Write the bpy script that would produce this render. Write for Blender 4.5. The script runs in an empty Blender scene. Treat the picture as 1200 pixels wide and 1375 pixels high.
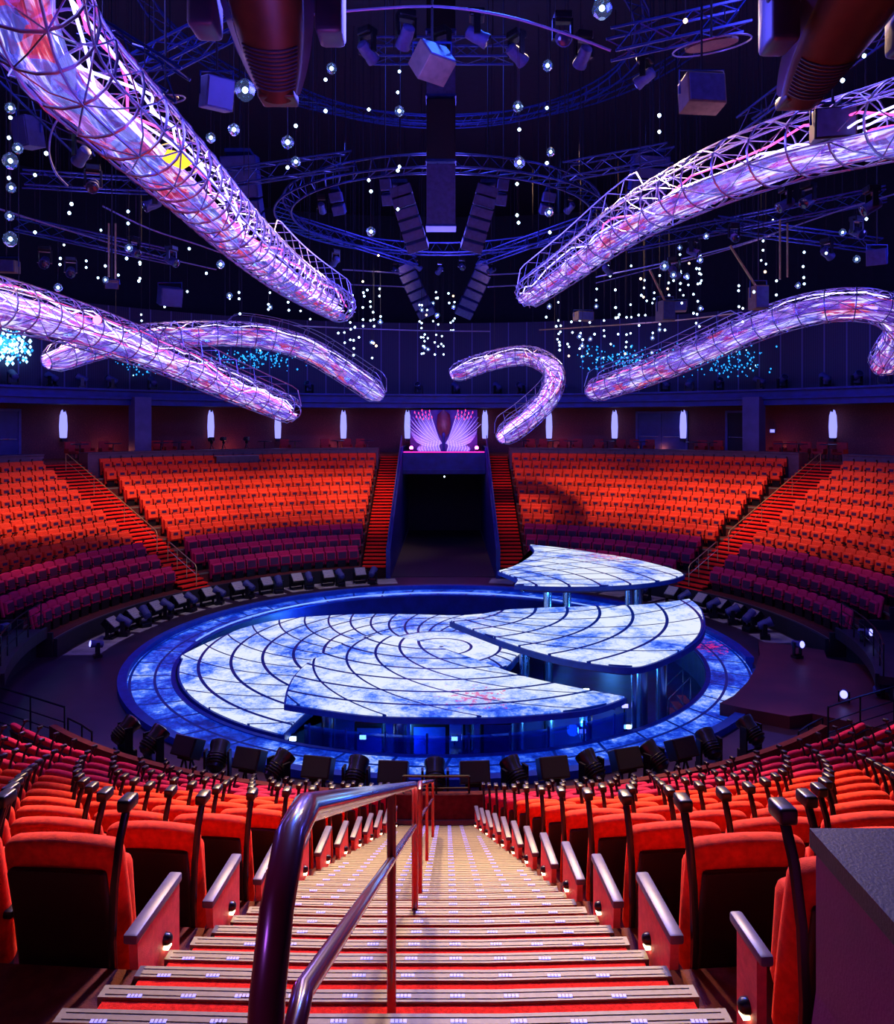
import bpy, bmesh, math, random
from mathutils import Vector, Matrix
R = random.Random(7)
PI = math.pi
rad = math.radians
sc = bpy.context.scene
COL = sc.collection

# ------------------------------------------------------------------ camera numbers (a surveyed fit of the photograph)
F, YH, D, H, CX = 1060.0, 569.5, 26.8, 7.67, 0.19
R1, R2 = 8.54, 9.9            # stage: inner edge and outer edge of the lit ring
R0, PITCH, RISE = 12.82, 0.96, 0.4301
Z0 = 0.553                    # level of the first seating row
AIS = 0.0484                  # half angle of a radial aisle

def at(px, py, d):
    return Vector((CX + (px-600)*d/F, d-D, H-(py-YH)*d/F))
def onz(px, py, z):
    d = F*(H-z)/(py-YH)
    return Vector((CX+(px-600)*d/F, d-D, z))
def circ(px, r, far=True):
    a = (px-600)/F
    A = a*a+1; B = 2*a*CX-2*D; Cc = CX*CX+D*D-r*r
    s = math.sqrt(max(0, B*B-4*A*Cc))
    d = (-B+(s if far else -s))/(2*A)
    return Vector((CX+a*d, d-D, 0)), d
def proj(p):
    d = p[1]+D
    if d < 0.3: return (-9999, -9999, d)
    return (600+F*(p[0]-CX)/d, YH+F*(H-p[2])/d, d)
def pol(r, a, z=0): return Vector((r*math.cos(a), r*math.sin(a), z))

# ------------------------------------------------------------------ mesh builder
class MB:
    def __init__(s): s.v=[]; s.f=[]; s.m=[]; s.uv=None
    def add(s, vs, fs, mi=0):
        o=len(s.v); s.v += [tuple(v) for v in vs]
        s.f += [tuple(i+o for i in f) for f in fs]; s.m += [mi]*len(fs)
        return s
    def box(s, c, size, rot=None, mi=0, top=None):
        hx,hy,hz = (q/2 for q in size); vs=[]
        for z in (-1,1):
            k = 1 if (z<0 or top is None) else top
            for x,y in ((-1,-1),(1,-1),(1,1),(-1,1)): vs.append(Vector((x*hx*k,y*hy*k,z*hz)))
        if rot is not None: vs=[rot@v for v in vs]
        vs=[v+Vector(c) for v in vs]
        return s.add(vs, [(0,3,2,1),(4,5,6,7),(0,1,5,4),(1,2,6,5),(2,3,7,6),(3,0,4,7)], mi)
    def tube(s, pts, r, n=8, mi=0, cap=True, closed=False, rs=None, flat=1.0):
        pts=[Vector(p) for p in pts]; N=len(pts); vs=[]; fs=[]
        up=None
        for i,p in enumerate(pts):
            a = pts[i-1] if (i>0 or closed) else p
            b = pts[(i+1)%N] if (i<N-1 or closed) else p
            t=(b-a)
            if t.length<1e-9: t=Vector((0,0,1))
            t.normalize()
            if up is None:
                up = Vector((0,0,1)) if abs(t.z)<.9 else Vector((0,1,0))
            u = up-t*up.dot(t)
            if u.length<1e-5: u=Vector((1,0,0))-t*t.x
            u.normalize(); w=t.cross(u); up=u
            rr = rs[i] if rs else r
            for j in range(n):
                q=2*PI*j/n
                vs.append(p+u*(rr*math.cos(q))+w*(rr*flat*math.sin(q)))
        for i in range(N if closed else N-1):
            k=(i+1)%N
            for j in range(n):
                l=(j+1)%n
                fs.append((i*n+j,i*n+l,k*n+l,k*n+j))
        if cap and not closed:
            fs.append(tuple(range(n))[::-1]); fs.append(tuple(range((N-1)*n,N*n)))
        return s.add(vs,fs,mi)
    def lathe(s, prof, n=16, c=(0,0,0), rot=None, mi=0):
        vs=[]; fs=[]
        for r,z in prof:
            for j in range(n):
                q=2*PI*j/n; vs.append(Vector((r*math.cos(q),r*math.sin(q),z)))
        for i in range(len(prof)-1):
            for j in range(n):
                l=(j+1)%n; fs.append((i*n+j,i*n+l,(i+1)*n+l,(i+1)*n+j))
        fs.append(tuple(range(n))[::-1]); fs.append(tuple(range((len(prof)-1)*n,len(prof)*n)))
        if rot is not None: vs=[rot@v for v in vs]
        return s.add([v+Vector(c) for v in vs],fs,mi)
    def prism(s, poly, z0, z1, mi=0):
        n=len(poly)
        vs=[(p[0],p[1],z0) for p in poly]+[(p[0],p[1],z1) for p in poly]
        fs=[tuple(range(n))[::-1],tuple(range(n,2*n))]+[(i,(i+1)%n,n+(i+1)%n,n+i) for i in range(n)]
        return s.add(vs,fs,mi)
    def arc(s, r0, r1, a0, a1, z0, z1, n=24, mi=0, closed=False):
        """solid curved bar; a0/a1 may be functions of the radius"""
        A0=a0 if callable(a0) else (lambda r:a0); A1=a1 if callable(a1) else (lambda r:a1)
        vs=[]; fs=[]; m=n if closed else n+1
        for i in range(m):
            t=i/n
            for r,z in ((r0,z0),(r1,z0),(r1,z1),(r0,z1)):
                a=A0(r)+(A1(r)-A0(r))*t; vs.append(pol(r,a,z))
        for i in range(n):
            k=((i+1)%m)*4; i4=i*4
            for j in range(4):
                l=(j+1)%4; fs.append((i4+j,i4+l,k+l,k+j))
        if not closed: fs += [(3,2,1,0),((m-1)*4,(m-1)*4+1,(m-1)*4+2,(m-1)*4+3)]
        return s.add(vs,fs,mi)
    def rbox(s, c, size, r=.03, seg=2, mid=2, f=None, mi=0):
        h=[q/2 for q in size]; r=min(r,min(h)*.98)
        def samp(hh):
            o=[]
            for i in range(seg): o.append(-hh+r*(1-math.cos(PI/2*i/seg*.5*2))*.999 if i else -hh)
            for i in range(mid+1): o.append(-(hh-r)+2*(hh-r)*i/mid)
            return o+[-q for q in o[:seg]][::-1]
        S=[samp(q) for q in h]; vs=[]; fs=[]
        for ax in range(3):
            a,b=(ax+1)%3,(ax+2)%3
            for sg in (-1,1):
                o=len(vs)
                for u in S[a]:
                    for v in S[b]:
                        p=[0,0,0]; p[ax]=sg*h[ax]; p[a]=u; p[b]=v
                        q=[max(-(h[i]-r),min(h[i]-r,p[i])) for i in range(3)]
                        dv=Vector([p[i]-q[i] for i in range(3)])
                        if dv.length>0: dv=dv.normalized()*r
                        w=Vector(q)+dv+Vector(c)
                        vs.append(f(w) if f else w)
                nb=len(S[b])
                for i in range(len(S[a])-1):
                    for j in range(nb-1):
                        q=(o+i*nb+j,o+(i+1)*nb+j,o+(i+1)*nb+j+1,o+i*nb+j+1)
                        fs.append(q if sg>0 else q[::-1])
        return s.add(vs,fs,mi)
    def mesh(s, name, mats, smooth=False, merge=False, uv=None):
        me=bpy.data.meshes.new(name); me.from_pydata(s.v,[],s.f)
        for m in (mats if isinstance(mats,(list,tuple)) else [mats]): me.materials.append(m)
        me.polygons.foreach_set('material_index', s.m)
        if uv:
            l=me.uv_layers.new(name='uv')
            for lp in me.loops: l.data[lp.index].uv=uv[lp.vertex_index]
        if merge:
            b=bmesh.new(); b.from_mesh(me); bmesh.ops.remove_doubles(b,verts=b.verts,dist=2e-5); b.to_mesh(me); b.free()
        me.polygons.foreach_set('use_smooth',[smooth]*len(me.polygons))
        if smooth:
            try: me.set_sharp_from_angle(angle=rad(40))
            except Exception: pass
        me.update(); return me
    def build(s, name, mats, parent=None, smooth=False, merge=False, uv=None, loc=None):
        o=bpy.data.objects.new(name, s.mesh(name,mats,smooth,merge,uv)); COL.objects.link(o)
        if parent is not None: o.parent=parent
        if loc is not None: o.location=loc
        return o

def tag(o,label=None,cat=None,group=None,kind=None):
    if label: o['label']=label
    if cat: o['category']=cat
    if group: o['group']=group
    if kind: o['kind']=kind
    return o
def empty(name,loc=(0,0,0),rz=0.0):
    o=bpy.data.objects.new(name,None); COL.objects.link(o); o.location=loc; o.rotation_euler=(0,0,rz); o.empty_display_size=.2
    return o
def copy_tree(o,parent=None):
    c=o.copy(); COL.objects.link(c); c.parent=parent
    for ch in CH.get(o.name,[ ]): copy_tree(ch,c)
    return c
CH={}
def reg(root):
    """remember the children of a prototype once, so copying needs no scene update"""
    allo=list(COL.objects)
    def rec(o):
        CH[o.name]=[q for q in allo if q.parent==o]
        for q in CH[o.name]: rec(q)
    rec(root)
ORD=['','first','second','third','fourth','fifth','sixth','seventh','eighth','ninth','tenth','eleventh','twelfth','thirteenth','fourteenth','fifteenth','sixteenth','seventeenth','eighteenth','nineteenth','twentieth','twenty-first','twenty-second','twenty-third','twenty-fourth','twenty-fifth','twenty-sixth','twenty-seventh','twenty-eighth','twenty-ninth','thirtieth','thirty-first','thirty-second','thirty-third','thirty-fourth']

# ------------------------------------------------------------------ materials
class NT:
    def __init__(s,name):
        s.mat=bpy.data.materials.new(name); s.mat.use_nodes=True
        s.t=s.mat.node_tree; s.n=s.t.nodes; s.l=s.t.links
        s.b=s.n['Principled BSDF']; s.out=s.n['Material Output']
    def new(s,typ,**k):
        q=s.n.new(typ)
        for a,b in k.items(): setattr(q,a,b)
        return q
    def set(s,node,inp,val):
        if hasattr(val,'is_output') or isinstance(val,bpy.types.NodeSocket): s.l.new(val,node.inputs[inp])
        else: node.inputs[inp].default_value=val
    def math(s,op,a,b=None,c=None,clamp=False):
        q=s.new('ShaderNodeMath',operation=op,use_clamp=clamp)
        s.set(q,0,a)
        if b is not None: s.set(q,1,b)
        if c is not None: s.set(q,2,c)
        return q.outputs[0]
    def noise(s,vec,scale,detail=3,rough=.5,dist=0):
        q=s.new('ShaderNodeTexNoise'); s.l.new(vec,q.inputs['Vector'])
        q.inputs['Scale'].default_value=scale; q.inputs['Detail'].default_value=detail
        q.inputs['Roughness'].default_value=rough; q.inputs['Distortion'].default_value=dist
        return q.outputs['Fac']
    def ramp(s,fac,stops,interp='LINEAR'):
        q=s.new('ShaderNodeValToRGB'); s.l.new(fac,q.inputs[0]); e=q.color_ramp.elements
        q.color_ramp.interpolation=interp
        while len(e)>1: e.remove(e[-1])
        e[0].position=stops[0][0]; e[0].color=(*stops[0][1],1)
        for p,c in stops[1:]:
            x=e.new(p); x.color=(*c,1)
        return q.outputs[0]
    def mix(s,fac,a,b):
        q=s.new('ShaderNodeMix',data_type='RGBA')
        s.set(q,0,fac)
        for i,v in ((6,a),(7,b)):
            if isinstance(v,tuple): q.inputs[i].default_value=(*v,1)
            else: s.l.new(v,q.inputs[i])
        return q.outputs[2]
    def obj(s): return s.new('ShaderNodeTexCoord').outputs['Object']
    def uv(s): return s.new('ShaderNodeTexCoord').outputs['UV']

def pbr(name,col,rough=.5,metal=0,spec=.5,noise=None,sheen=0,bump=None,coat=0):
    m=NT(name); b=m.b
    b.inputs['Roughness'].default_value=rough; b.inputs['Metallic'].default_value=metal
    b.inputs['Specular IOR Level'].default_value=spec
    if coat: b.inputs['Coat Weight'].default_value=coat
    if sheen:
        b.inputs['Sheen Weight'].default_value=sheen; b.inputs['Sheen Tint'].default_value=(*col,1); b.inputs['Sheen Roughness'].default_value=.4
    if noise:
        sca,amt=noise; o=m.obj(); f=m.noise(o,sca,4)
        c=m.ramp(f,[(.3,tuple(q*(1-amt) for q in col)),(.7,tuple(min(1,q*(1+amt)) for q in col))])
        m.l.new(c,b.inputs['Base Color'])
    else: b.inputs['Base Color'].default_value=(*col,1)
    if bump:
        o=m.obj(); f=m.noise(o,bump[0],3); q=m.new('ShaderNodeBump'); q.inputs['Strength'].default_value=bump[1]; q.inputs['Distance'].default_value=.01
        m.l.new(f,q.inputs['Height']); m.l.new(q.outputs[0],b.inputs['Normal'])
    return m.mat
def glow(name,col,st):
    m=NT(name); b=m.b; b.inputs['Base Color'].default_value=(*[min(1,c*.5) for c in col],1)
    b.inputs['Emission Color'].default_value=(*col,1); b.inputs['Emission Strength'].default_value=st
    return m.mat

M={}
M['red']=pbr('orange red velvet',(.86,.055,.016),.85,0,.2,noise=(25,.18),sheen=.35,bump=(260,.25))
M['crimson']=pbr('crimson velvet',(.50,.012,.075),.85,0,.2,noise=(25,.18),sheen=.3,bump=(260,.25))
M['pan']=pbr('dark plum seat pan',(.055,.006,.035),.5,0,.4,noise=(20,.2))
M['deck']=pbr('black blue deck',(.014,.010,.022),.5,noise=(3,.3))
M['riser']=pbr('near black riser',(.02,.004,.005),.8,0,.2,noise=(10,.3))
M['washface']=pbr('pale grey lamp face',(.34,.31,.29),.5,noise=(20,.15))
M['black']=pbr('black satin plastic',(.008,.008,.010),.32,0,.5,noise=(8,.3))
M['blackmetal']=pbr('black painted metal',(.012,.012,.016),.3,.4,.5,noise=(12,.3))
M['back']=pbr('dark seat shell',(.014,.004,.005),.5,0,.3,bump=(120,.2))
M['panel']=pbr('rose end panel',(.60,.10,.11),.6,0,.4,noise=(30,.15),bump=(200,.2))
M['cap']=pbr('slate arm cap',(.09,.085,.16),.42,0,.5,noise=(20,.15))
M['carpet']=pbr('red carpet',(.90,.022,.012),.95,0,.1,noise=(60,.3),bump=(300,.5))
M['brown']=pbr('rust aisle floor',(.17,.035,.018),.8,0,.2,noise=(14,.3),bump=(150,.3))
M['rowfloor']=pbr('dark red row floor',(.10,.016,.016),.8,0,.2,noise=(10,.3))
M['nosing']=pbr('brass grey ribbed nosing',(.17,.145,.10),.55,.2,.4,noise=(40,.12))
M['rail']=pbr('oxblood glossy rail',(.16,.014,.022),.30,0,1.0,noise=(18,.2),coat=1)
M['rail'].node_tree.nodes['Principled BSDF'].inputs['Coat Roughness'].default_value=.12
M['dark']=pbr('black wall paint',(.006,.006,.012),.7,noise=(3,.3))
M['navy']=pbr('navy paint',(.008,.014,.16),.45,noise=(2,.3))
M['navyl']=pbr('slate blue paint',(.05,.055,.20),.5,noise=(3,.2))
M['lip']=pbr('glossy blue stage lip',(.010,.06,.40),.5,0,.3,noise=(5,.2))
M['stagefloor']=pbr('dark plum deck',(.030,.014,.028),.38,0,.5,noise=(1.2,.35),bump=(30,.1))
M['platform']=pbr('dark red brown deck',(.11,.018,.018),.45,0,.5,noise=(1.0,.3))
M['mat']=pbr('pale grey floor mat',(.30,.27,.24),.8,noise=(2,.35),bump=(25,.4))
M['parapet']=pbr('dusty maroon parapet',(.10,.05,.06),.5,noise=(4,.2))
M['chrome']=pbr('steel column',(.35,.42,.5),.25,.9,.5,noise=(4,.1))
M['truss']=pbr('blue grey truss pipe',(.014,.036,.20),.35,.4,.5,noise=(6,.2))
M['pipe']=pbr('silver violet pipe',(.34,.34,.62),.28,.85,.5,noise=(6,.1))
M['thin']=pbr('thin rigging pipe',(.28,.24,.42),.3,.5,.5,noise=(6,.1))
M['goldpipe']=pbr('warm brass pipe',(.55,.36,.14),.35,.6,.5,noise=(6,.15))
M['speaker']=pbr('speaker cabinet',(.045,.05,.17),.55,0,.4,noise=(9,.25),bump=(90,.15))
M['tan']=pbr('tan speaker cabinet',(.15,.105,.07),.6,0,.4,noise=(9,.2))
M['pod']=pbr('brown hull shell',(.055,.022,.014),.4,.1,.5,noise=(3,.3))
M['podb']=pbr('slate blue hull wing',(.05,.05,.14),.4,.1,.5,noise=(3,.3))
M['grille']=pbr('black grille',(.010,.009,.013),.6,0,.3,bump=(150,.5))
M['lectern']=pbr('plum lectern side',(.26,.012,.11),.55,0,.35,noise=(5,.15),bump=(120,.12))
M['lecterntop']=pbr('dark taupe lectern top',(.045,.036,.038),.5,0,.4,noise=(12,.15),bump=(160,.15))
M['chairred']=pbr('red lounge chair',(.40,.018,.015),.8,noise=(12,.2),sheen=.2)
M['table']=pbr('dark table top',(.02,.02,.04),.3,noise=(6,.2))
M['doorblue']=pbr('deep blue door',(.012,.02,.13),.4,noise=(3,.2))
M['cable']=pbr('dark cable',(.008,.008,.016),.7)
M['column']=pbr('slate violet column',(.075,.07,.20),.55,noise=(1.5,.2))
M['glasscrystal']=None
M['led']=glow('step marker light',(.24,.22,1),1.5)
M['bulb']=glow('white blue bulb',(.50,.74,1),6)
M['bulbwarm']=glow('warm bulb',(1,.72,.42),4)
M['sconce']=glow('violet white sconce glass',(.30,.30,1),1.35)
M['magenta']=glow('magenta lamp',(1,.08,.85),16)
M['magline']=glow('magenta light line',(1,.02,.30),2.5)
M['amber']=glow('amber step lamp',(1,.72,.42),9)
M['lensblue']=glow('violet blue lens',(.25,.25,1),3)
M['lenswhite']=glow('white lens',(.55,.75,1),8)
M['lensgreen']=glow('green lens',(.05,.9,.3),1.2)
M['redbeam']=glow('red lamp',(1,.03,.12),22)
M['lensdark']=pbr('dark lens',(.015,.02,.05),.08,0,.8,noise=(3,.2))

def crystal():
    m=NT('faceted crystal'); m.n.remove(m.b)
    t=m.new('ShaderNodeBsdfTransparent'); t.inputs[0].default_value=(.75,.85,1,1)
    g=m.new('ShaderNodeBsdfGlossy'); g.inputs[0].default_value=(.6,.7,1,1); g.inputs['Roughness'].default_value=.08
    x=m.new('ShaderNodeMixShader')
    lw=m.new('ShaderNodeLayerWeight'); lw.inputs[0].default_value=.45
    e=m.new('ShaderNodeEmission'); e.inputs[0].default_value=(.3,.45,1,1); e.inputs[1].default_value=.05
    m.l.new(lw.outputs['Facing'],x.inputs[0]); m.l.new(t.outputs[0],x.inputs[1]); m.l.new(g.outputs[0],x.inputs[2])
    a=m.new('ShaderNodeAddShader'); m.l.new(x.outputs[0],a.inputs[0]); m.l.new(e.outputs[0],a.inputs[1])
    m.l.new(a.outputs[0],m.out.inputs[0]); return m.mat
M['crystal']=crystal()
def glassm():
    m=NT('blue tinted pit glass'); m.n.remove(m.b)
    t=m.new('ShaderNodeBsdfTransparent'); t.inputs[0].default_value=(.35,.5,.9,1)
    g=m.new('ShaderNodeBsdfGlossy'); g.inputs[0].default_value=(.5,.7,1,1); g.inputs['Roughness'].default_value=.05
    x=m.new('ShaderNodeMixShader'); x.inputs[0].default_value=.22
    m.l.new(t.outputs[0],x.inputs[1]); m.l.new(g.outputs[0],x.inputs[2]); m.l.new(x.outputs[0],m.out.inputs[0]); return m.mat
M['glass']=glassm()

def screen(name,bright,swirl,sp,nseg,seed,lw=.10,reds=(),rc=(0,0)):
    """LED floor: cloudy blue-white picture divided by dark joints in a polar grid"""
    m=NT(name); o=m.obj()
    mp=m.new('ShaderNodeMapping'); m.l.new(o,mp.inputs[0]); mp.inputs['Location'].default_value=(seed*7.3,seed*3.1,0)
    n1=m.noise(mp.outputs[0],.42,6,.62,.6); n2=m.noise(mp.outputs[0],2.2,6,.75,.3)
    f=m.math('ADD',m.math('MULTIPLY',n1,.62),m.math('MULTIPLY',n2,.38))
    b=bright
    n3=m.noise(mp.outputs[0],9,5,.85)
    f=m.math('ADD',m.math('MULTIPLY',f,.76),m.math('MULTIPLY',n3,.24))
    c=m.ramp(f,[(.38-b,(.0,.008,.20)),(.45-b,(.005,.05,.70)),(.495-b,(.06,.20,1)),(.54-b,(.38,.52,1)),(.60-b,(.80,.88,1))])
    for (x,y,rr) in reds:
        vs=m.new('ShaderNodeVectorMath',operation='DISTANCE'); m.l.new(o,vs.inputs[0]); vs.inputs[1].default_value=(x,y,0)
        sx=m.new('ShaderNodeSeparateXYZ')
        k=m.math('SUBTRACT',1,m.math('DIVIDE',vs.outputs['Value'],rr),clamp=True)
        k=m.math('MULTIPLY',m.math('GREATER_THAN',m.math('ADD',m.noise(mp.outputs[0],5,4,.7),m.math('MULTIPLY',k,.20)),.68),m.math('GREATER_THAN',k,.02))
        c=m.mix(m.math('MULTIPLY',k,.75),c,(.75,.02,.22))
    s=m.new('ShaderNodeSeparateXYZ'); m.l.new(o,s.inputs[0])
    X=m.math('SUBTRACT',s.outputs[0],rc[0]); Y=m.math('SUBTRACT',s.outputs[1],rc[1])
    r=m.math('SQRT',m.math('ADD',m.math('MULTIPLY',X,X),m.math('MULTIPLY',Y,Y)))
    th=m.math('ARCTAN2',Y,X)
    u=m.math('FRACT',m.math('ADD',m.math('DIVIDE',r,sp),.02))
    lu=m.math('LESS_THAN',u,lw/sp)
    dth=2*PI/nseg
    v=m.math('FRACT',m.math('ADD',m.math('DIVIDE',m.math('ADD',th,m.math('MULTIPLY',r,swirl)),dth),20.0))
    lv=m.math('LESS_THAN',v,m.math('DIVIDE',lw/dth,m.math('MAXIMUM',r,.5)))
    lv=m.math('MULTIPLY',lv,m.math('GREATER_THAN',r,2.0))
    ln=m.math('MAXIMUM',lu,lv)
    c=m.mix(ln,c,(.0,.008,.16))
    m.l.new(c,m.b.inputs['Emission Color']); m.b.inputs['Emission Strength'].default_value=1.0
    m.b.inputs['Base Color'].default_value=(.004,.01,.04,1); m.b.inputs['Roughness'].default_value=.35; m.b.inputs['Specular IOR Level'].default_value=.25
    return m.mat

def film(near=False):  # strip light caught by the film is painted in as emission and pale streaks
    m=NT('crumpled iridescent film with painted glow'); uv=m.uv()
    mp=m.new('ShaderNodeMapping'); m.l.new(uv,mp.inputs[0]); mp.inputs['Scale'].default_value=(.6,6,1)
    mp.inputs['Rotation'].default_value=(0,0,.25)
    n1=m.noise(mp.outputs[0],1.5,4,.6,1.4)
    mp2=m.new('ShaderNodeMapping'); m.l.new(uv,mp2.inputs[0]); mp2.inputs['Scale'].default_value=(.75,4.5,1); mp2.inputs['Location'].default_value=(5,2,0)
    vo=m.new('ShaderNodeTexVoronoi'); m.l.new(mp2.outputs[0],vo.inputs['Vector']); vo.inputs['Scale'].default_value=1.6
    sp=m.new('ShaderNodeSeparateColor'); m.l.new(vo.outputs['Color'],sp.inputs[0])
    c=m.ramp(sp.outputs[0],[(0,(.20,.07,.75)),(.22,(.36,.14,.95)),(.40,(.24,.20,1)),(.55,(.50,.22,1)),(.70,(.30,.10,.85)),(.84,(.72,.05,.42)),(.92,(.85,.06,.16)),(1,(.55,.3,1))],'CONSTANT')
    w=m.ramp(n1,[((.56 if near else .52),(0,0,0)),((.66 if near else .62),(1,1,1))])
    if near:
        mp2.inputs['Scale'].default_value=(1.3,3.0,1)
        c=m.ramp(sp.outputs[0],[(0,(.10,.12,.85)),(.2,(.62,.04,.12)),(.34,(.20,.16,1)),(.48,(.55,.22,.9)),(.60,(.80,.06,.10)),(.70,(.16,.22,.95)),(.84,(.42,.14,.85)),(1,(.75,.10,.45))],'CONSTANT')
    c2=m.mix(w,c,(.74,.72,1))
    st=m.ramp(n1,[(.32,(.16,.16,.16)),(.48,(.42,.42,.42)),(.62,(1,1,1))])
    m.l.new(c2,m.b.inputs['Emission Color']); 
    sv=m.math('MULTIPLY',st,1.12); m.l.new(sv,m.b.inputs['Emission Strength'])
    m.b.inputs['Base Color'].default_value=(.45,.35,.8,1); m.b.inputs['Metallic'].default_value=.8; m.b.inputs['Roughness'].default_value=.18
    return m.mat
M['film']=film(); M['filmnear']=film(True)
M['strip']=glow('lavender light strip',(.50,.44,1),3.2)
M['strippink']=glow('rose light strip',(1,.07,.36),2.4)

def redwall():
    m=NT('crimson patterned wallcovering'); o=m.obj()
    v=m.new('ShaderNodeTexVoronoi'); m.l.new(o,v.inputs['Vector']); v.inputs['Scale'].default_value=11; v.feature='DISTANCE_TO_EDGE'
    c=m.ramp(v.outputs['Distance'],[(.02,(.15,.03,.025)),(.12,(.09,.010,.014))])
    m.l.new(c,m.b.inputs['Base Color']); m.b.inputs['Roughness'].default_value=.7; return m.mat
M['redwall']=redwall()
def curtain():
    m=NT('slatted dark scrim'); s=m.new('ShaderNodeSeparateXYZ'); m.l.new(m.obj(),s.inputs[0])
    th=m.math('ARCTAN2',s.outputs[1],s.outputs[0])
    f=m.math('FRACT',m.math('MULTIPLY',th,22)); l=m.math('LESS_THAN',f,.05)
    g=m.math('FRACT',m.math('MULTIPLY',th,220)); g=m.math('LESS_THAN',g,.4)
    c=m.mix(g,(.030,.022,.055),(.018,.015,.04)); c=m.mix(l,c,(.11,.09,.22))
    m.l.new(c,m.b.inputs['Base Color']); m.b.inputs['Roughness'].default_value=.7; return m.mat
M['curtain']=curtain()

# ------------------------------------------------------------------ setting: floors, bowl, walls, ceiling
a_side=rad(145.1)                         # centre line of the far-left radial aisle (mirrored on the right)
def Zn(n): return Z0+RISE/3*n
gap=AIS+.001
xin=4.15
blocks=[   # name, start angle(r), end angle(r), rows
 ('near right',  lambda r:-PI/2+gap,       lambda r:rad(-48.5), 12),
 ('near left',   lambda r:-PI/2-gap,       lambda r:rad(-131.5),12),
 ('far left',    lambda r:PI-math.acos(xin/r) if 0 else math.acos(-xin/r), lambda r:a_side-gap, 11),
 ('far right',   lambda r:math.acos(xin/r),lambda r:PI-a_side+gap, 11),
 ('side left',   lambda r:a_side+gap,      lambda r:rad(183.5), 11),
 ('side right',  lambda r:PI-a_side-gap,   lambda r:rad(-3.5), 11)]
g=MB(); g.arc(R2+.22,R0+.1,0,2*PI,-.3,0.0,96,closed=True)
tag(g.build('floor',M['stagefloor']),'dark plum walkway floor ringing the round stage',None,kind='structure')
g=MB(); g.arc(R0,44,rad(183.5),rad(228.5),-.3,-.001,24); g.arc(R0,44,rad(-48.5),rad(-3.5),-.3,-.001,24)
tag(g.build('floor',M['stagefloor']),'dark floor running out through the side entrances',None,kind='structure')
for nm,a0,a1,rows in blocks:
    g=MB(); nz=MB()
    for k in range(rows):
        r=R0+PITCH*k; z=Z0+RISE*k
        n=14 if 'near' in nm else 24
        g.arc(r,r+PITCH,a0,a1,max(-.2,z-1.3),z,n)
        nz.arc(r-.015,r+.06,a0,a1,z-.05,z+.012,n)
    o=g.build('floor',M['brown' if 'near' in nm else 'rowfloor']); tag(o,'stepped seating floor of the %s block'%nm,None,kind='structure')
    
    if 'near' not in nm: tag(nz.build('row_nosing',M['nosing'],o),'thin metal edging along every row')
# concourse floors
g=MB(); g.arc(R0+12*PITCH,34,rad(-131.5),rad(-48.5),Z0+12*RISE-1.5,Z0+12*RISE,30)
tag(g.build('floor',M['brown']),'upper landing floor behind the near seats',None,kind='structure')
rc=R0+11*PITCH; zc=Z0+12*RISE
g=MB(); g.arc(R0+12*PITCH,29.5,rad(-3.5),rad(183.5),zc-.3,zc,60)
tag(g.build('floor',M['brown']),'concourse floor behind the far seats',None,kind='structure')
# end walls of the blocks at the side entrances
g=MB()
for s in (-1,1):
    a=rad(183.5) if s<0 else rad(-3.5)
    for k in range(11):
        r=R0+PITCH*k; z=Z0+RISE*k
        d=.012*s
        g.arc(r,r+PITCH,a-.004,a+.004,-.2,z+.25,1)
tag(g.build('wall_ends',M['dark']),'dark stepped end walls of the side blocks',None,kind='structure')
g=MB()
g.arc(R0-.16,R0-.02,rad(-131.5),rad(-48.5),0,1.09,60)
o=g.build('wall_near',M['rowfloor']); tag(o,'low dark red wall in front of the near first row',None,kind='structure')
g=MB()
for a0,a1 in ((rad(95.5)+.23,rad(183.5)),(rad(-3.5),rad(84.5)-.23)): g.arc(R0-.14,R0-.02,a0,a1,0,Z0+.03,50)
tag(g.build('wall_far',M['dark']),'low black wall in front of the far first row',None,kind='structure')
# front landing strip at the foot of the near stairs
g=MB(); g.arc(R0-.02,R0+.02,-PI/2-AIS*1.5,-PI/2+AIS*1.5,Z0+.02,Z0+.10,4)
tag(g.build('baseboard_near',M['nosing']),'pale skirting at the foot of the near stairs',None,kind='structure')
# concourse wall, fascia, scrim wall, upper wall
g=MB(); g.arc(28.3,28.6,rad(-20),rad(200),zc-.2,9.0,80)
tag(g.build('wall_concourse',M['redwall']),'crimson patterned wall behind the far concourse',None,kind='structure')
g=MB(); g.arc(25.9,28.6,rad(-40),rad(220),8.75,8.95,90)
tag(g.build('ceiling',M['dark']),'dark underside of the gallery over the concourse',None,kind='structure')
g=MB(); g.arc(25.6,25.9,rad(-40),rad(220),8.75,9.15,90); g.arc(25.4,25.6,rad(-40),rad(220),9.08,9.2,90); g.arc(25.75,26.9,rad(-40),rad(220),9.15,9.6,90); g.arc(25.5,25.62,rad(-40),rad(220),9.55,9.66,90)
tag(g.build('trim_1',M['navy']),'navy gallery fascia running round the hall',None,kind='structure')
g=MB(); g.arc(27.4,27.6,rad(-40),rad(220),9.5,14.6,90)
tag(g.build('wall_scrim',M['curtain']),'dark slatted scrim wall above the gallery',None,kind='structure')
g=MB(); g.arc(34,34.4,0,2*PI,-.3,24,64,closed=True)
tag(g.build('wall_outer',M['dark']),'black outer wall of the hall',None,kind='structure')
g=MB(); g.prism([pol(34.4,2*PI*i/48) for i in range(48)],23.6,24)
tag(g.build('ceiling',M['dark']),'black roof of the hall',None,kind='structure')
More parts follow.
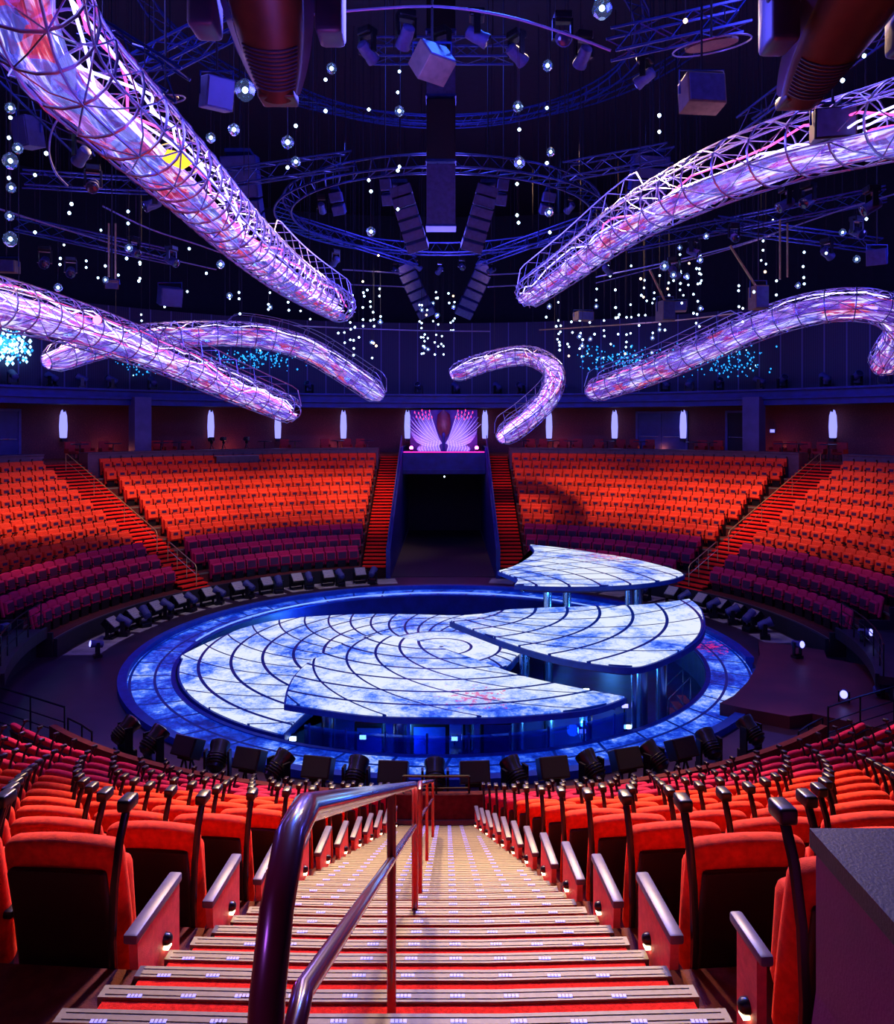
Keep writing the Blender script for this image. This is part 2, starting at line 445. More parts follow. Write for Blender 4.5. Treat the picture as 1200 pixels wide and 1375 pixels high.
# under-stage base
g=MB(); g.prism([pol(R2+.3,2*PI*i/64) for i in range(64)],-1.1,-.9)
tag(g.build('floor',M['navy']),'floor of the pit beneath the raised stage leaves',None,kind='structure')
g=MB(); g.arc(R1-.02,R1+.1,0,2*PI,-.9,-.02,96,closed=True)
tag(g.build('wall_pit',M['navy']),'curved blue wall of the stage pit',None,kind='structure')

# tunnel in the far centre
tw=2.62
g=MB()
for s in (-1,1):
    g.add([(s*tw,12.4,0),(s*tw,12.4,Z0+.9),(s*tw,23.6,Z0+11*RISE+.9),(s*tw,30,Z0+11*RISE+.9),(s*tw,30,0),
           (s*(tw+.22),12.4,0),(s*(tw+.22),12.4,Z0+.9),(s*(tw+.22),23.6,Z0+11*RISE+.9),(s*(tw+.22),30,Z0+11*RISE+.9),(s*(tw+.22),30,0)],
          [(0,1,2,3,4),(5,9,8,7,6),(0,5,6,1),(1,6,7,2),(2,7,8,3),(3,8,9,4)])
tag(g.build('wall_tunnel',M['navy']),'sloping navy side walls of the far tunnel',None,kind='structure')
g=MB(); g.box((0,30.2,3),(6,.2,6)); g.box((0,21.5,.01),(5.2,17.5,.02)); g.box((0,26.5,4.55),(5.2,6.4,.1))
tag(g.build('floor',M['dark']),'black interior of the far tunnel',None,kind='structure')
g=MB(); g.box((0,23.2,5.2),(5.2,.25,1.35)); g.box((0,23.05,4.75),(5.2,.1,.12))
tag(g.build('trim_2',M['navy']),'blue lintel over the tunnel mouth',None,kind='structure')
g=MB(); g.box((0,24.9,5.83),(5.6,3.4,.12))
sf=g.build('sculpture_platform',M['navy']); tag(sf,'ledge over the tunnel mouth carrying the feather fans','platform')
g=MB(); g.box((0,23.15,5.90),(5.1,.05,.06)); tag(g.build('light_line',M['magline'],sf),'glowing magenta light line')
e=empty('tunnel_lamp',(0,29.9,3.9)); tag(e,'tiny pale blue lamp deep inside the far tunnel','lamp')
g=MB(); g.lathe([(.02,-.08),(.07,-.06),(.07,0)],10,rot=Matrix.Rotation(PI/2,3,'X')); g.build('housing',M['black'],e)
g=MB(); g.lathe([(.055,0),(.05,.03),(.02,.05)],10,rot=Matrix.Rotation(PI/2,3,'X')); g.build('lens',M['lenswhite'],e)

# ------------------------------------------------------------------ stairs
def radial_stairs(name,label,ac,nst,leds,detail):
    root=empty(name,pol(R0,ac,0)); inv=Vector(root.location)
    tag(root,label,'stairs')
    def sh(mb): mb.v=[tuple(Vector(v)-inv) for v in mb.v]; return mb
    car=MB()
    for n in range(nst):
        r=R0+PITCH/3*n; z=Zn(n)
        car.arc(r,r+PITCH/3+.01,ac-AIS,ac+AIS,z-.5,z,2)
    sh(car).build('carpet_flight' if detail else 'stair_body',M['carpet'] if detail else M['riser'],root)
    if not detail:
        for n in range(nst):
            nz=MB(); r=R0+PITCH/3*n; z=Zn(n); nz.arc(r-.04,r+.30,ac-AIS-.002,ac+AIS+.002,z-.045,z+.012,2)
            sh(nz).build('tread',M['carpet'],root)
        return root
    for n in range(nst):
        r=R0+PITCH/3*n; z=Zn(n)
        nz=MB(); nz.arc(r-.015,r+.052,ac-AIS-.001,ac+AIS+.001,z-.035,z+.010,3)
        nz.arc(r+.002,r+.005,ac-AIS,ac+AIS,z+.01,z+.0125,3); nz.arc(r+.034,r+.037,ac-AIS,ac+AIS,z+.01,z+.0125,3)
        q=sh(nz).build('nosing',M['nosing'],root)
        ld=MB(); hw=r*math.sin(AIS)-.08; x=-.735*1.4
        while x<1.2:
            if abs(x)<hw:
                if n>=24: ld=MB()
                ld.box((x,-(r+.019),z+.0115),(.056,.015,.003)); 
                for j in range(3): ld.box((x-.014+.014*j,-(r+.019),z+.0135),(.004,.016,.002),mi=1)
                if n>=24: sh(ld).build('marker_light',[M['led'],M['nosing']],q)
            x+=.21
        if n<24: tag(sh(ld).build('marker_light',[M['led'],M['nosing']],q),kind='stuff')
    return root
radial_stairs('aisle_stairs','wide red carpeted stairs with pale nosings and tiny marker lights leading down to the stage',-PI/2,36,True,True)
radial_stairs('aisle_stairs','red carpeted stairs on the left between the far seating block and left side block',a_side,36,False,False)
radial_stairs('aisle_stairs','red carpeted stairs on the right between the far seating block and right side block',PI-a_side,36,False,False)
for s,w in ((-1,'left'),(1,'right')):
    root=empty('aisle_stairs',(s*3.46,12.6,0)); tag(root,'narrow red stairs rising along the %s side of the far tunnel'%w,'stairs')
    g=MB()
    for n in range(36):
        y=12.7+PITCH/3*n-12.6; z=Zn(n)
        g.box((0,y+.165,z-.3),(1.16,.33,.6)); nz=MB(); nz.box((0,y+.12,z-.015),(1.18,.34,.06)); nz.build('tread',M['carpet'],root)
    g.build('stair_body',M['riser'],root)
    # tunnel-side handrail
    rr=MB(); pts=[(s*(2.72),12.4+t*11.3,Z0+.9+.75+t*11*RISE) for t in (0,.25,.5,.75,1)]
    rt=empty('tunnel_handrail',(s*2.72,12.4,Z0+.9)); tag(rt,'metal handrail on top of the %s tunnel wall'%w,'handrail')
    rr.tube([Vector(p)-Vector(rt.location) for p in pts],.03,6); rr.build('top_rail',M['navyl'],rt)
    for t in range(9):
        p=Vector((s*2.72,12.4+t/8*11.3,Z0+.9+t/8*11*RISE))-Vector(rt.location)
        q=MB(); q.tube([p,p+Vector((0,0,.75))],.022,6); q.build('post',M['navyl'],rt)
# side aisle handrails (thin brass)
for s,w in ((1,'left'),(-1,'right')):
    ac=a_side if s>0 else PI-a_side
    rt=empty('aisle_handrail',pol(R0+.5,ac,Z0)); o=Vector(rt.location); tag(rt,'slim brass handrail running up the %s far stairs'%w,'handrail')
    for i,(ra,rb) in enumerate(((R0+.2,R0+2.2),(R0+3,R0+10.6))):
        q=MB(); p=lambda r,h:pol(r,ac,Z0+(r-R0)*RISE/PITCH+h)-o
        q.tube([p(ra,0),p(ra,.8),p(ra+.1,.9),p(rb-.1,.9),p(rb,.8)],.022,6); q.tube([p(ra,.5),p(rb,.5)],.014,6); q.build('rail',M['goldpipe'],rt)
        for j in range(1,4):
            r=ra+(rb-ra)*j/3; q=MB(); q.tube([p(r,0),p(r,.88)],.016,6); q.build('post',M['goldpipe'],rt)

# ------------------------------------------------------------------ parapet, columns, sconces, concourse furniture
for nm,f0,f1 in (('left',lambda r:math.acos(-xin/r),a_side-gap),('right',lambda r:math.acos(xin/r),PI-a_side+gap),('side left',a_side+gap,rad(183)),('side right',PI-a_side-gap,rad(-3))):
    g=MB(); g.arc(rc+.03,rc+.96,f0,f1,zc-.9,zc+.40,30); g.arc(rc-.02,rc+1.0,f0,f1,zc+.40,zc+.46,30)
    tag(g.build('parapet_wall',M['parapet']),{'left':'long low parapet with flat ledge topping the far left seats','right':'long low parapet with flat ledge topping the far right seats','side left':'parapet topping the left side seats beyond the stairs','side right':'parapet topping the right side seats beyond the stairs'}[nm],'parapet')
for i,px in enumerate((188,1012)):
    p,d=circ(px,25.4); e=empty('support_column',(p.x,p.y,zc)); e.rotation_euler[2]=math.atan2(p.y,p.x)
    tag(e,'square slate violet column on the %s side of the concourse'%('left','right')[i],'column')
    g=MB(); g.box((0,0,1.75),(.9,.95,3.5)); g.build('shaft',M['column'],e)
    g=MB(); g.box((0,0,.1),(.98,1.03,.2)); g.build('plinth',M['column'],e)
spx=(85,283,373,461,547,651,737,825,917,1118)
sdesc=['far left above the left stair head','by the camera platform at the left','partly behind the lowest left light tube','midway between the lowest left tube and feather fans','immediately left of the feather fans','immediately right of the feather fans','just right of the hooked light tube','beside the blue doors, on their left','beside the blue doors, on their right','far right above the right stair head']
for i,px in enumerate(spx):
    p,d=circ(px,27.9); zt=H-(550-YH)*d/F; zb=H-(592-YH)*d/F
    e=empty('wall_sconce',(p.x,p.y,zb)); e.rotation_euler[2]=math.atan2(p.y,p.x)+PI/2
    tag(e,'tall glowing violet white wall sconce, '+sdesc[i],'wall lamp')
    h=zt-zb; g=MB(); g.lathe([(.11,.12),(.19,.2),(.22,h*.45),(.19,h*.8),(.11,h*.97),(.03,h)],12); g.build('lamp_glass',M['sconce'],e,smooth=True)
    g=MB(); g.box((0,.06,.06),(.3,.3,.2)); g.box((0,.1,h*.5),(.12,.05,h)); g.build('bracket',M['black'],e)

def mk_chair():
    e=empty('lounge_chair'); 
    g=MB(); g.rbox((0,0,.40),(.56,.56,.16),.05,2,1); g.build('seat',M['chairred'],e,True,True)
    g=MB(); g.rbox((0,.27,.68),(.58,.12,.62),.05,2,1); g.build('backrest',M['chairred'],e,True,True)
    for s in (-1,1):
        g=MB(); g.rbox((s*.29,0,.50),(.08,.54,.26),.03,2,1); g.build('armrest',M['chairred'],e,True,True)
        for t in (-1,1):
            g=MB(); g.tube([(s*.22,t*.22,0),(s*.22,t*.22,.33)],.025,6); g.build('leg',M['black'],e)
    return e
def mk_table():
    e=empty('cocktail_table')
    g=MB(); g.lathe([(.42,.86),(.45,.87),(.45,.90),(.42,.91)],20); g.build('tabletop',M['table'],e,True)
    g=MB(); g.tube([(0,0,.03),(0,0,.86)],.04,8); g.build('pedestal',M['black'],e)
    g=MB(); g.lathe([(.28,0),(.28,.02),(.05,.05)],16); g.build('base',M['black'],e)
    return e
chair0=mk_chair(); reg(chair0); tab0=mk_table(); reg(tab0)
first={'c':True,'t':True}
def place(proto,key,px,r,z,label,cat,group=None,rz=None):
    p,d=circ(px,r); o=proto if first.get(key,False) else copy_tree(proto); first[key]=False
    o.location=(p.x,p.y,z); o.rotation_euler=(0,0,(math.atan2(p.y,p.x)-PI/2) if rz is None else rz)
    tag(o,label,cat,group); return o
def pdesc(px):
    names=[(85,'the far left sconce'),(188,'the left column'),(283,'the sconce by the camera platform'),(373,'the sconce under the low left tube'),(461,'the lone left mid sconce'),(737,'the sconce right of the hooked tube'),(825,'the sconce left of the blue doors'),(917,'the sconce right of the blue doors'),(1012,'the right column'),(1118,'the far right sconce')]
    q=min(names,key=lambda t:abs(t[0]-px)); return ('left of ' if px<q[0] else 'right of ')+q[1]
used={}
def uniq(base,px):
    t=pdesc(px); k=(base,t); used[k]=used.get(k,0)+1
    return '%s %s%s'%(base,t,['',', next one along',', third one along',', fourth one along'][used[k]-1])
for px in (97,118,142,211,228,252,383,437,466,484): place(chair0,'c',px,25.8+R.random()*.25,zc,uniq('red lounge chair',px),'chair','lounge chairs on the concourse')
for px in (712,729,755,775,803,832,850,871,941,962,1041,1060,1079,1100,1127): place(chair0,'c',px,25.8+R.random()*.25,zc,uniq('red lounge chair',px),'chair','lounge chairs on the concourse')
for px in (107,152,216,240,355,396,453,493): place(tab0,'t',px,24.7,zc,uniq('dark round cocktail table',px),'table','cocktail tables on the concourse')
for px in (702,742,766,815,860,931,952,1050,1072,1112): place(tab0,'t',px,24.7,zc,uniq('dark round cocktail table',px),'table','cocktail tables on the concourse')
# doors on the concourse wall
for i,(px,w,lab) in enumerate(((888,3.1,'x'),(990,1.2,'x'),(4,1.6,'x'))):
    p,d=circ(px,28.18); e=empty('door_%d'%(i+1),(p.x,p.y,zc)); e.rotation_euler[2]=math.atan2(p.y,p.x)-PI/2; e['kind']='structure'
    g=MB(); g.box((-w/2-.06,0,1.35),(.14,.2,2.7)); g.box((w/2+.06,0,1.35),(.14,.2,2.7)); g.box((0,0,2.72),(w+.26,.2,.14)); g.build('door_frame',M['navyl'],e)
    for s in ((-1,1) if w>2 else (0,)):
        ww=w/2-.02 if s else w
        g=MB(); g.box((s*w/4,0,1.33),(ww,.1,2.64)); lf=g.build('door_leaf',M['doorblue'] if i!=1 else M['dark'],e)
        g=MB(); g.tube([(s*w/4-ww*.4,-.12,1.15),(s*w/4+ww*.4,-.12,1.15)],.03,6); g.build('push_bar',M['chrome'],lf)
e=empty('notice_sign',circ(1037,28.1)[0]+Vector((0,0,zc+1.55))); e.rotation_euler[2]=math.atan2(e.location.y,e.location.x)-PI/2
tag(e,'small pale sign on the red wall right of the right column','sign')
g=MB(); g.box((0,0,0),(.36,.04,.28)); g.build('board',M['navyl'],e); g=MB(); g.box((0,-.03,0),(.26,.02,.18)); g.build('face',M['sconce'],e)

# camera platform and cameras on the far left
p,d=circ(316,23.2); e=empty('camera_platform',(p.x,p.y,Z0+10*RISE+.95)); e.rotation_euler[2]=math.atan2(p.y,p.x)-PI/2
tag(e,'grey deck built over the top left seats beneath the tripods','platform')
g=MB(); g.box((0,0,.0),(2.5,1.0,.06)); g.build('deck',M['mat'],e)
g=MB(); g.box((0,-.5,-.2),(2.5,.04,.4)); g.build('front_skirt',M['parapet'],e)
for s in (-1,1):
    for t in (-1,1):
        g=MB(); g.tube([(s*1.15,t*.42,-.95),(s*1.15,t*.42,-.03)],.03,6); g.build('leg',M['black'],e)
def tripod(px,r,z,label):
    p,d=circ(px,r); e=empty('tripod_camera',(p.x,p.y,z)); tag(e,label,'camera')
    for i in range(3):
        a=2*PI*i/3+.5; g=MB(); g.tube([(.35*math.cos(a),.35*math.sin(a),0),(0,0,.8)],.022,6); g.build('leg',M['black'],e)
    g=MB(); g.lathe([(.05,.78),(.09,.82),(.09,.9),(.04,.95)],10); g.build('head',M['blackmetal'],e)
    g=MB(); g.rbox((0,0,1.07),(.24,.5,.24),.03,1,1); b=g.build('camera_body',M['black'],e)
    g=MB(); g.lathe([(.08,0),(.09,.18),(.10,.2)],12,c=(0,-.25,1.07),rot=Matrix.Rotation(PI/2,3,'X')); g.build('lens',M['blackmetal'],b)
    g=MB(); g.tube([(0,.3,1.0),(.1,.55,.8)],.015,6); g.build('pan_handle',M['chrome'],e)
tripod(284,23.9,zc,'black camera on a tripod left of the grey deck')
tripod(300,24.6,zc,'black camera on a tripod behind the grey deck')
tripod(331,24.4,zc,'black camera on a tripod behind the right part of the grey deck')

# feather fan sculpture
fr=23.9; fd=fr+D
e=empty('feather_sculpture',(0-.02,fr,5.89)); tag(e,'glowing violet pair of feather fans spread like wings over the tunnel mouth','sculpture')
featA=glow('violet feather glow',(.34,.20,1),1.05); featB=glow('pink feather glow',(.55,.38,1),1.15); featT=glow('rose feather tip',(1,.05,.25),1.6)
for s in (-1,1):
    for i in range(34):
        t=i/33; a=rad(4+t*78)    # from nearly level (outer) to nearly upright
        L=(2.0*(.88+.24*math.sin(t*PI)) + .30*t)*(1+.07*((i*7)%5-2)*(t>.3))
        pts=[]; rs=[]
        for j in range(9):
            u=j/8; q=a*((1-t)*(.55+.45*u)+t)
            x=s*(.12+L*u*math.cos(q)*.92+.40*u**.6*math.sin(q))
            z=.55+L*u*math.sin(q)*.88 - .45*(1-u)*u*2*(1-t)
            pts.append((x,-.12-.35*u*math.sin(t*3)+.02*(i%3),z)); rs.append(.008+.016*math.sin(PI*min(1,u*1.05)))
        g=MB(); g.tube(pts,.02,5,rs=rs); f=g.build('feather',featA if i%4 else featB,e,True)
        if t>.62:
            g=MB(); g.lathe([(.01,-.08),(.04,0),(.01,.09)],6,c=pts[-1]); g.build('feather_tip',featT,f)
    for i in range(16):
        x0=s*(.22+.09*i); g=MB(); hh=.95*math.cos(i/16*1.2)
        g.tube([(x0,-.25,.06),(x0+s*.10,-.3,.3*hh+.06),(x0+s*.02,-.32,.75*hh+.05)],.025,5,rs=[.03,.035,.012]); g.build('feather',featA if i%2 else featB,e,True)
g=MB(); g.lathe([(.16,0),(.16,.05),(.07,.12),(.06,.9),(.12,1.1),(.05,1.25)],10); g.build('centre_post',M['navy'],e,True)
g=MB(); g.lathe([(.05,.9),(.34,1.2),(.46,1.8),(.40,2.4),(.05,2.7)],14,c=(0,.25,0)); g.v=[(v[0],.25+(v[1]-.25)*.2,v[2]) for v in g.v]; g.build('dark_oval_panel',pbr('dark ruby panel',(.16,.004,.02),.4,noise=(4,.3)),e,True)
g=MB(); g.box((0,.6,1.35),(4.35,.06,2.7)); tag(g.build('backdrop_panel',pbr('violet backdrop',(.10,.03,.22),.6,noise=(2,.3)),e),'violet framed panel behind the feathers')
for s,w in ((-1,'left'),(1,'right')):
    q=empty('magenta_spotlight',(s*2.08,fr-.35,5.92)); tag(q,'bright magenta floor spotlight at the %s foot of the feather fans'%w,'spotlight')
    g=MB(); g.box((0,0,.08),(.2,.2,.16)); g.build('base',M['black'],q)
    g=MB(); g.lathe([(.07,-.1),(.13,.0),(.13,.05)],12,c=(0,0,.24),rot=Matrix.Rotation(PI/2,3,'X')); g.build('housing',M['black'],q)
    g=MB(); g.lathe([(.12,.05),(.10,.09),(.03,.11)],12,c=(0,0,.24),rot=Matrix.Rotation(PI/2,3,'X')); g.build('lens',M['magenta'],q)

# ------------------------------------------------------------------ the round stage
e=empty('stage_ring'); tag(e,'outer lit ring of the round stage with blue cloud picture','stage')
g=MB(); g.arc(R1+.1,R2,0,2*PI,-.3,0.0,128,closed=True)
pr=onz(950,868,0)
g.build('led_floor',screen('blue ring led floor',-.045,.03,.70,44,1,.08,reds=((pr.x,pr.y,1.6),)),e)
g=MB(); g.arc(R1+.0,R1+.13,0,2*PI,-.25,0.03,128,closed=True); g.build('inner_edge',M['lip'],e)
g=MB(); g.arc(R2,R2+.26,rad(-8),rad(345),-.25,0.17,128); g.build('outer_lip',M['lip'],e)
g=MB(); g.tube([pol(R1+.05,rad(35+q*5),.12) for q in range(29)],.028,6); tag(g.build('glowing_rim',glow('pale blue rim light',(.22,.40,1),1.0),e),'pale glowing rim tube')

def leaf(name,label,pts,z,th,mat,under=.0):
    cx=sum(p.x for p in pts)/len(pts); cy=sum(p.y for p in pts)/len(pts)
    r=empty(name,(0,0,z)); tag(r,label,'stage')
    # smooth outline (Catmull-Rom, sharp where the corner is marked)
    P=pts; n=len(P); out=[]
    for i in range(n):
        p0,p1,p2,p3=P[i-1],P[i],P[(i+1)%n],P[(i+2)%n]
        def sharp(a,b,c): return (b-a).angle(c-b)>rad(42)
        if sharp(p0,p1,p2): p0=p1
        if sharp(p1,p2,p3): p3=p2
        for j in range(6):
            t=j/6
            out.append(.5*((2*p1)+(-p0+p2)*t+(2*p0-5*p1+4*p2-p3)*t*t+(-p0+3*p1-3*p2+p3)*t**3))
    g=MB(); poly=[(p.x,p.y) for p in out]; g.prism(poly,-.035,0); g.build('led_floor',mat,r)
    def grow(k):
        res=[]; m=len(poly); ar=sum(poly[i][0]*poly[(i+1)%m][1]-poly[(i+1)%m][0]*poly[i][1] for i in range(m)); sg=1 if ar>0 else -1
        for i in range(m):
            a=Vector(poly[i-1]); b=Vector(poly[(i+1)%m]); t=(b-a).normalized(); nn=Vector((t.y,-t.x))*sg
            res.append((poly[i][0]+nn.x*k,poly[i][1]+nn.y*k))
        return res
    g=MB(); g.prism(grow(.06),-th,-.04); g.build('deck_edge',M['lip'],r)
    g=MB(); g.prism(grow(-.25),-th-.12,-th); g.build('underframe',M['navy'],r)
    return r
V2=lambda L,z:[Vector((onz(x,y,z).x,onz(x,y,z).y)) for x,y in L]
# main disc: circular left side, cut back edge
zd=.12
dp=[Vector((8.42*math.cos(rad(a)),8.42*math.sin(rad(a)))) for a in range(243,186,-6)]
dp+=V2([(246,879),(287,859),(334,841),(393,830),(483,824.5),(560,825),(620,826),(684,821),(745,824),(740,850),(697,877),(674,896)],zd)
dp+=[Vector((.4,-3.2)),Vector((-1.6,-4.0)),Vector((-3.2,-5.2))]
leaf('stage_disc','large low white and blue led disc filling the left of the round stage',dp,zd,.22,screen('bright disc led floor',.055,.16,.98,30,2))
z1=.85
p1=V2([(384,943),(388.5,922.6),(399,904),(419,885.6),(453,867),(478,857),(507,852),(543,856),(585,867),(638,885),(697,906),(768,922),(838,935),(800,948),(757,954),(678,960),(600,961),(503,959),(444,952)],z1)
q=onz(640,936,z1)
leaf('stage_leaf','broad front stage leaf glowing white and blue above the pit',p1,z1,.18,screen('front leaf led floor',.05,-.20,.95,24,3,reds=((q.x,q.y,1.3),)))
z2=1.5
p2=V2([(606,833),(640,826),(686,818),(757,815),(796,814),(855,812),(898,808),(925,804),(939,816),(944,834),(941,849),(925,865),(894,881),(870,890),(851,893.5),(819,892),(757,882.5),(698,867),(647,849)],z2)
leaf('stage_leaf','raised right stage leaf on steel columns, pointed toward the left',p2,z2,.20,screen('right leaf led floor',.055,-.12,1.05,26,4))
z3=2.1
p3=V2([(670,766),(692,759),(712,747),(717.5,739),(712,731),(749,735),(796,741.5),(843,749),(882,758),(909,766),(917,771),(898,777),(855,783),(796,786),(737,786),(692,784),(695,777),(683,771)],z3)
q=onz(815,747,z3)
leaf('stage_leaf','highest rear stage leaf in front of the far right seats',p3,z3,.18,screen('rear leaf led floor',.065,.05,1.1,34,5,reds=((q.x,q.y,2.4),)))
# columns under the leaves
def column(px,ybase,zt,d,label,rr=.17,parent=None):
    p=at(px,0,d); c=empty('stage_column',(p.x,p.y,-.9)); tag(c,label,'column','steel columns under the stage leaves')
    g=MB(); g.tube([(0,0,0),(0,0,zt+.9)],rr,14); g.build('shaft',M['chrome'],c,True)
    g=MB(); g.lathe([(rr+.09,0),(rr+.09,.04),(rr+.02,.08)],14); g.build('foot_plate',M['lip'],c)
    g=MB(); g.lathe([(rr+.02,-.08),(rr+.09,-.04),(rr+.09,0)],14,c=(0,0,zt+.9)); g.build('top_plate',M['lip'],c)
for px,d,zt,lab in ((441,19.9,.53,'left one'),(537,19.2,.53,'second from the left'),(628,20.6,.53,'beside the centre gap'),(694,19.8,.53,'right of the centre'),(736,20.6,.53,'thin pale one at the right'),(786,20.2,.53,'near its right tip')):
    column(px,0,zt,d,'steel column beneath the front stage leaf, '+lab)
for px,d,zt,lab in ((704,24.3,1.17,'left one'),(736,24.6,1.17,'second from the left'),(862,21.8,1.17,'behind its front corner'),(888,21.9,1.17,'rightmost one'),(851,20.9,1.17,'at its front corner')):
    column(px,0,zt,d,'blue lit steel column beneath the raised right leaf, '+lab,.15 if px!=851 else .07)
for px,d,zt,lab in ((735,31.5,1.79,'left one'),(761,32,1.79,'second one'),(845,30.2,1.79,'third one'),(857,30.8,1.79,'right one')):
    column(px,0,zt,d,'blue lit steel column beneath the rear leaf, '+lab,.17)
# glass wall with mullions in the pit
e=empty('pit_glass_wall',(0,0,-.9)); tag(e,'blue tinted curved glass wall under the front stage leaf','glass wall')
g=MB(); g.arc(R1-.42,R1-.40,rad(246),rad(306),0,1.2,30); g.build('glass',M['glass'],e)
for a in range(247,309,7):
    g=MB(); p=pol(R1-.41,rad(a)); g.tube([p,p+Vector((0,0,1.25))],.03,6); g.build('mullion',M['lip'],e)
# pit lamps and machinery
for i,(px,py,d,mt,lab) in enumerate(((487,990,19.6,'lenswhite','left under the front leaf'),(393,992,19.6,'lenswhite','at the far left of the pit'),(787,927,23,'lenswhite','behind the front leaf tip'),(839,948,21.0,'lensblue','right of the front leaf tip'),(842,976,21.0,'lenswhite','low at the right of the pit'),(782,982,19.8,'lensblue','under the front leaf tip'),(610,992,21,'lenswhite','low in the centre of the pit'))):
    p=at(px,py,d); q=empty('pit_lamp',p); tag(q,'small work lamp '+lab,'lamp')
    g=MB(); g.box((0,.08,0),(.2,.14,.14)); g.build('housing',M['black'],q)
    g=MB(); g.box((0,0,0),(.16,.02,.10)); g.build('lens',M[mt],q)
    g=MB(); g.tube([(0,.08,0),(0,.08,-.9-p.z)],.02,6); g.build('stand',M['blackmetal'],q)
for px,d,w,h,lab in ((497,19.9,.75,1.15,'tall black machinery cabinet in the pit left of centre'),(577,20.3,1.0,1.0,'wide black machinery cabinet in the centre of the pit'),(668,20.0,.9,1.2,'black machinery cabinet in the pit right of centre')):
    p=at(px,0,d); q=empty('lift_cabinet',(p.x,p.y,-.9)); tag(q,lab,'machine cabinet')
    g=MB(); g.rbox((0,0,h/2),(w,.5,h),.03,1,1); g.build('body',M['black'],q)
    g=MB(); g.box((0,-.255,h*.5),(w*.8,.02,h*.75)); g.build('door',M['lip'],q)
# spiral steel steps at the right of the pit
p=at(893,0,22.4); q=empty('pit_steps',(p.x,p.y,-.9)); tag(q,'short metal steps with handrails at the right of the pit','steps')
for i in range(4):
    g=MB(); g.box((.18*i,0,.2+.18*i),(.24,.7,.04)); g.build('tread',M['chrome'],q)
for s in (-1,1):
    g=MB(); g.tube([(0,s*.35,0),(0,s*.35,.9),(.6,s*.35,1.5),(.6,s*.35,.7)],.02,6); g.build('handrail',M['chrome'],q)

# right hand deck over the ring
pl=[(1018,861),(1060,866),(1106,873),(1110,884),(1230,905),(1330,960),(1330,1010),(1090,958),(1060,962),(1010,953),(966,944),(985,934),(1003,916),(1014,898),(1020,878)]
pts=[onz(x,y,.32) for x,y in pl]
g=MB(); g.prism([(p.x,p.y) for p in pts],-.05,.32); tag(g.build('side_deck',M['platform']),'dark red brown deck overlapping the right edge of the stage ring','platform')
# pale floor mats behind the lamps
for s,w in ((1,'left'),(-1,'right')):
    g=MB()
    for i in range(11):
        a=rad(101+i*6.9)
        a0,a1=a,a+rad(4.6+R.random()*1.5)
        if s<0: a0,a1=PI-a1,PI-a0
        if i==10 and s>0: a1=rad(183)
        g.arc(11.25+R.random()*.25,12.55,a0,a1,.004,.02,3)
    tag(g.build('floor_mat',M['mat']),'pale grey matting on the %s walkway behind the lamps'%w,'mat')

# ------------------------------------------------------------------ stage lamps round the walkway
def mk_wash():
    e=empty('wash_light')
    g=MB(); g.box((0,0,.05),(.5,.34,.10)); g.build('base',M['blackmetal'],e)
    g=MB(); g.box((-.31,0,.36),(.04,.12,.6)); g.box((.31,0,.36),(.04,.12,.6)); g.box((0,0,.10),(.64,.12,.05)); g.build('yoke',M['blackmetal'],e)
    rt=Matrix.Rotation(rad(42),3,'X')
    g=MB(); g.box((0,0,.5),(.56,.5,.26)); c=Vector((0,0,.5)); g.v=[tuple(rt@(Vector(v)-c)+c) for v in g.v]; h=g.build('lamp_head',M['blackmetal'],e)
    g=MB(); g.box((0,0,.638),(.50,.44,.02)); 
    for i in range(5): g.box((0,-.18+.09*i,.652),(.50,.012,.02))
    g.v=[tuple(rt@(Vector(v)-c)+c) for v in g.v]; g.build('front_grille',M['washface'],h)
    return e
def mk_mover():
    e=empty('moving_light')
    g=MB(); g.rbox((0,0,.09),(.38,.34,.18),.03,1,1); g.build('base',M['blackmetal'],e)
    g=MB(); g.box((-.2,0,.36),(.05,.14,.45)); g.box((.2,0,.36),(.05,.14,.45)); g.box((0,0,.19),(.42,.16,.05)); g.build('yoke',M['blackmetal'],e)
    rt=Matrix.Rotation(rad(-62),3,'X')
    g=MB(); g.lathe([(.08,-.26),(.14,-.22),(.16,-.02),(.15,.12),(.17,.2),(.17,.27)],14,c=(0,0,.55),rot=rt); h=g.build('lamp_head',M['speaker'],e,True)
    g=MB(); g.lathe([(.15,.27),(.12,.29),(.03,.30)],14,c=(0,0,.55),rot=rt); g.build('lens',M['lensdark'],h,True)
    return e
w0=mk_wash(); reg(w0); m0=mk_mover(); reg(m0)
first['w']=True; first['m']=True
def fixture(proto,key,p,rz,label,cat,group,z=0,s=1):
    o=proto if first[key] else copy_tree(proto); first[key]=False
    o.location=(p[0],p[1],z); o.rotation_euler=(0,0,rz); o.scale=(s,s,s); tag(o,label,cat,group); return o
LW=(150,178,208,240,278,318,357,398,440,483)
for i,px in enumerate(LW):
    p,d=circ(px,11.9); a=math.atan2(p.y,p.x); q=ORD[i+1]
    fixture(w0,'w',p,a-PI/2,'square black wash light on the left walkway, %s from the front end'%q,'stage light','wash lights round the stage')
    p,d=circ(px+17,11.6); a=math.atan2(p.y,p.x)
    fixture(m0,'m',p,a-PI/2+R.uniform(-.6,.6),'black moving head beside the %s wash light of the left walkway'%q,'stage light','moving heads round the stage')
RW=(852,903,942,968,990,1012)
for i,px in enumerate(RW):
    rr=11.9; p,d=circ(px,rr)
    a=math.atan2(p.y,p.x); q=ORD[i+1]
    fixture(w0,'w',p,a-PI/2,'square black wash light on the right walkway, %s from the back'%q,'stage light','wash lights round the stage')
    p,d=circ(px+15,11.6); a=math.atan2(p.y,p.x)
    fixture(m0,'m',p,a-PI/2+R.uniform(-.6,.6),'black moving head beside the %s wash light of the right walkway'%q,'stage light','moving heads round the stage')
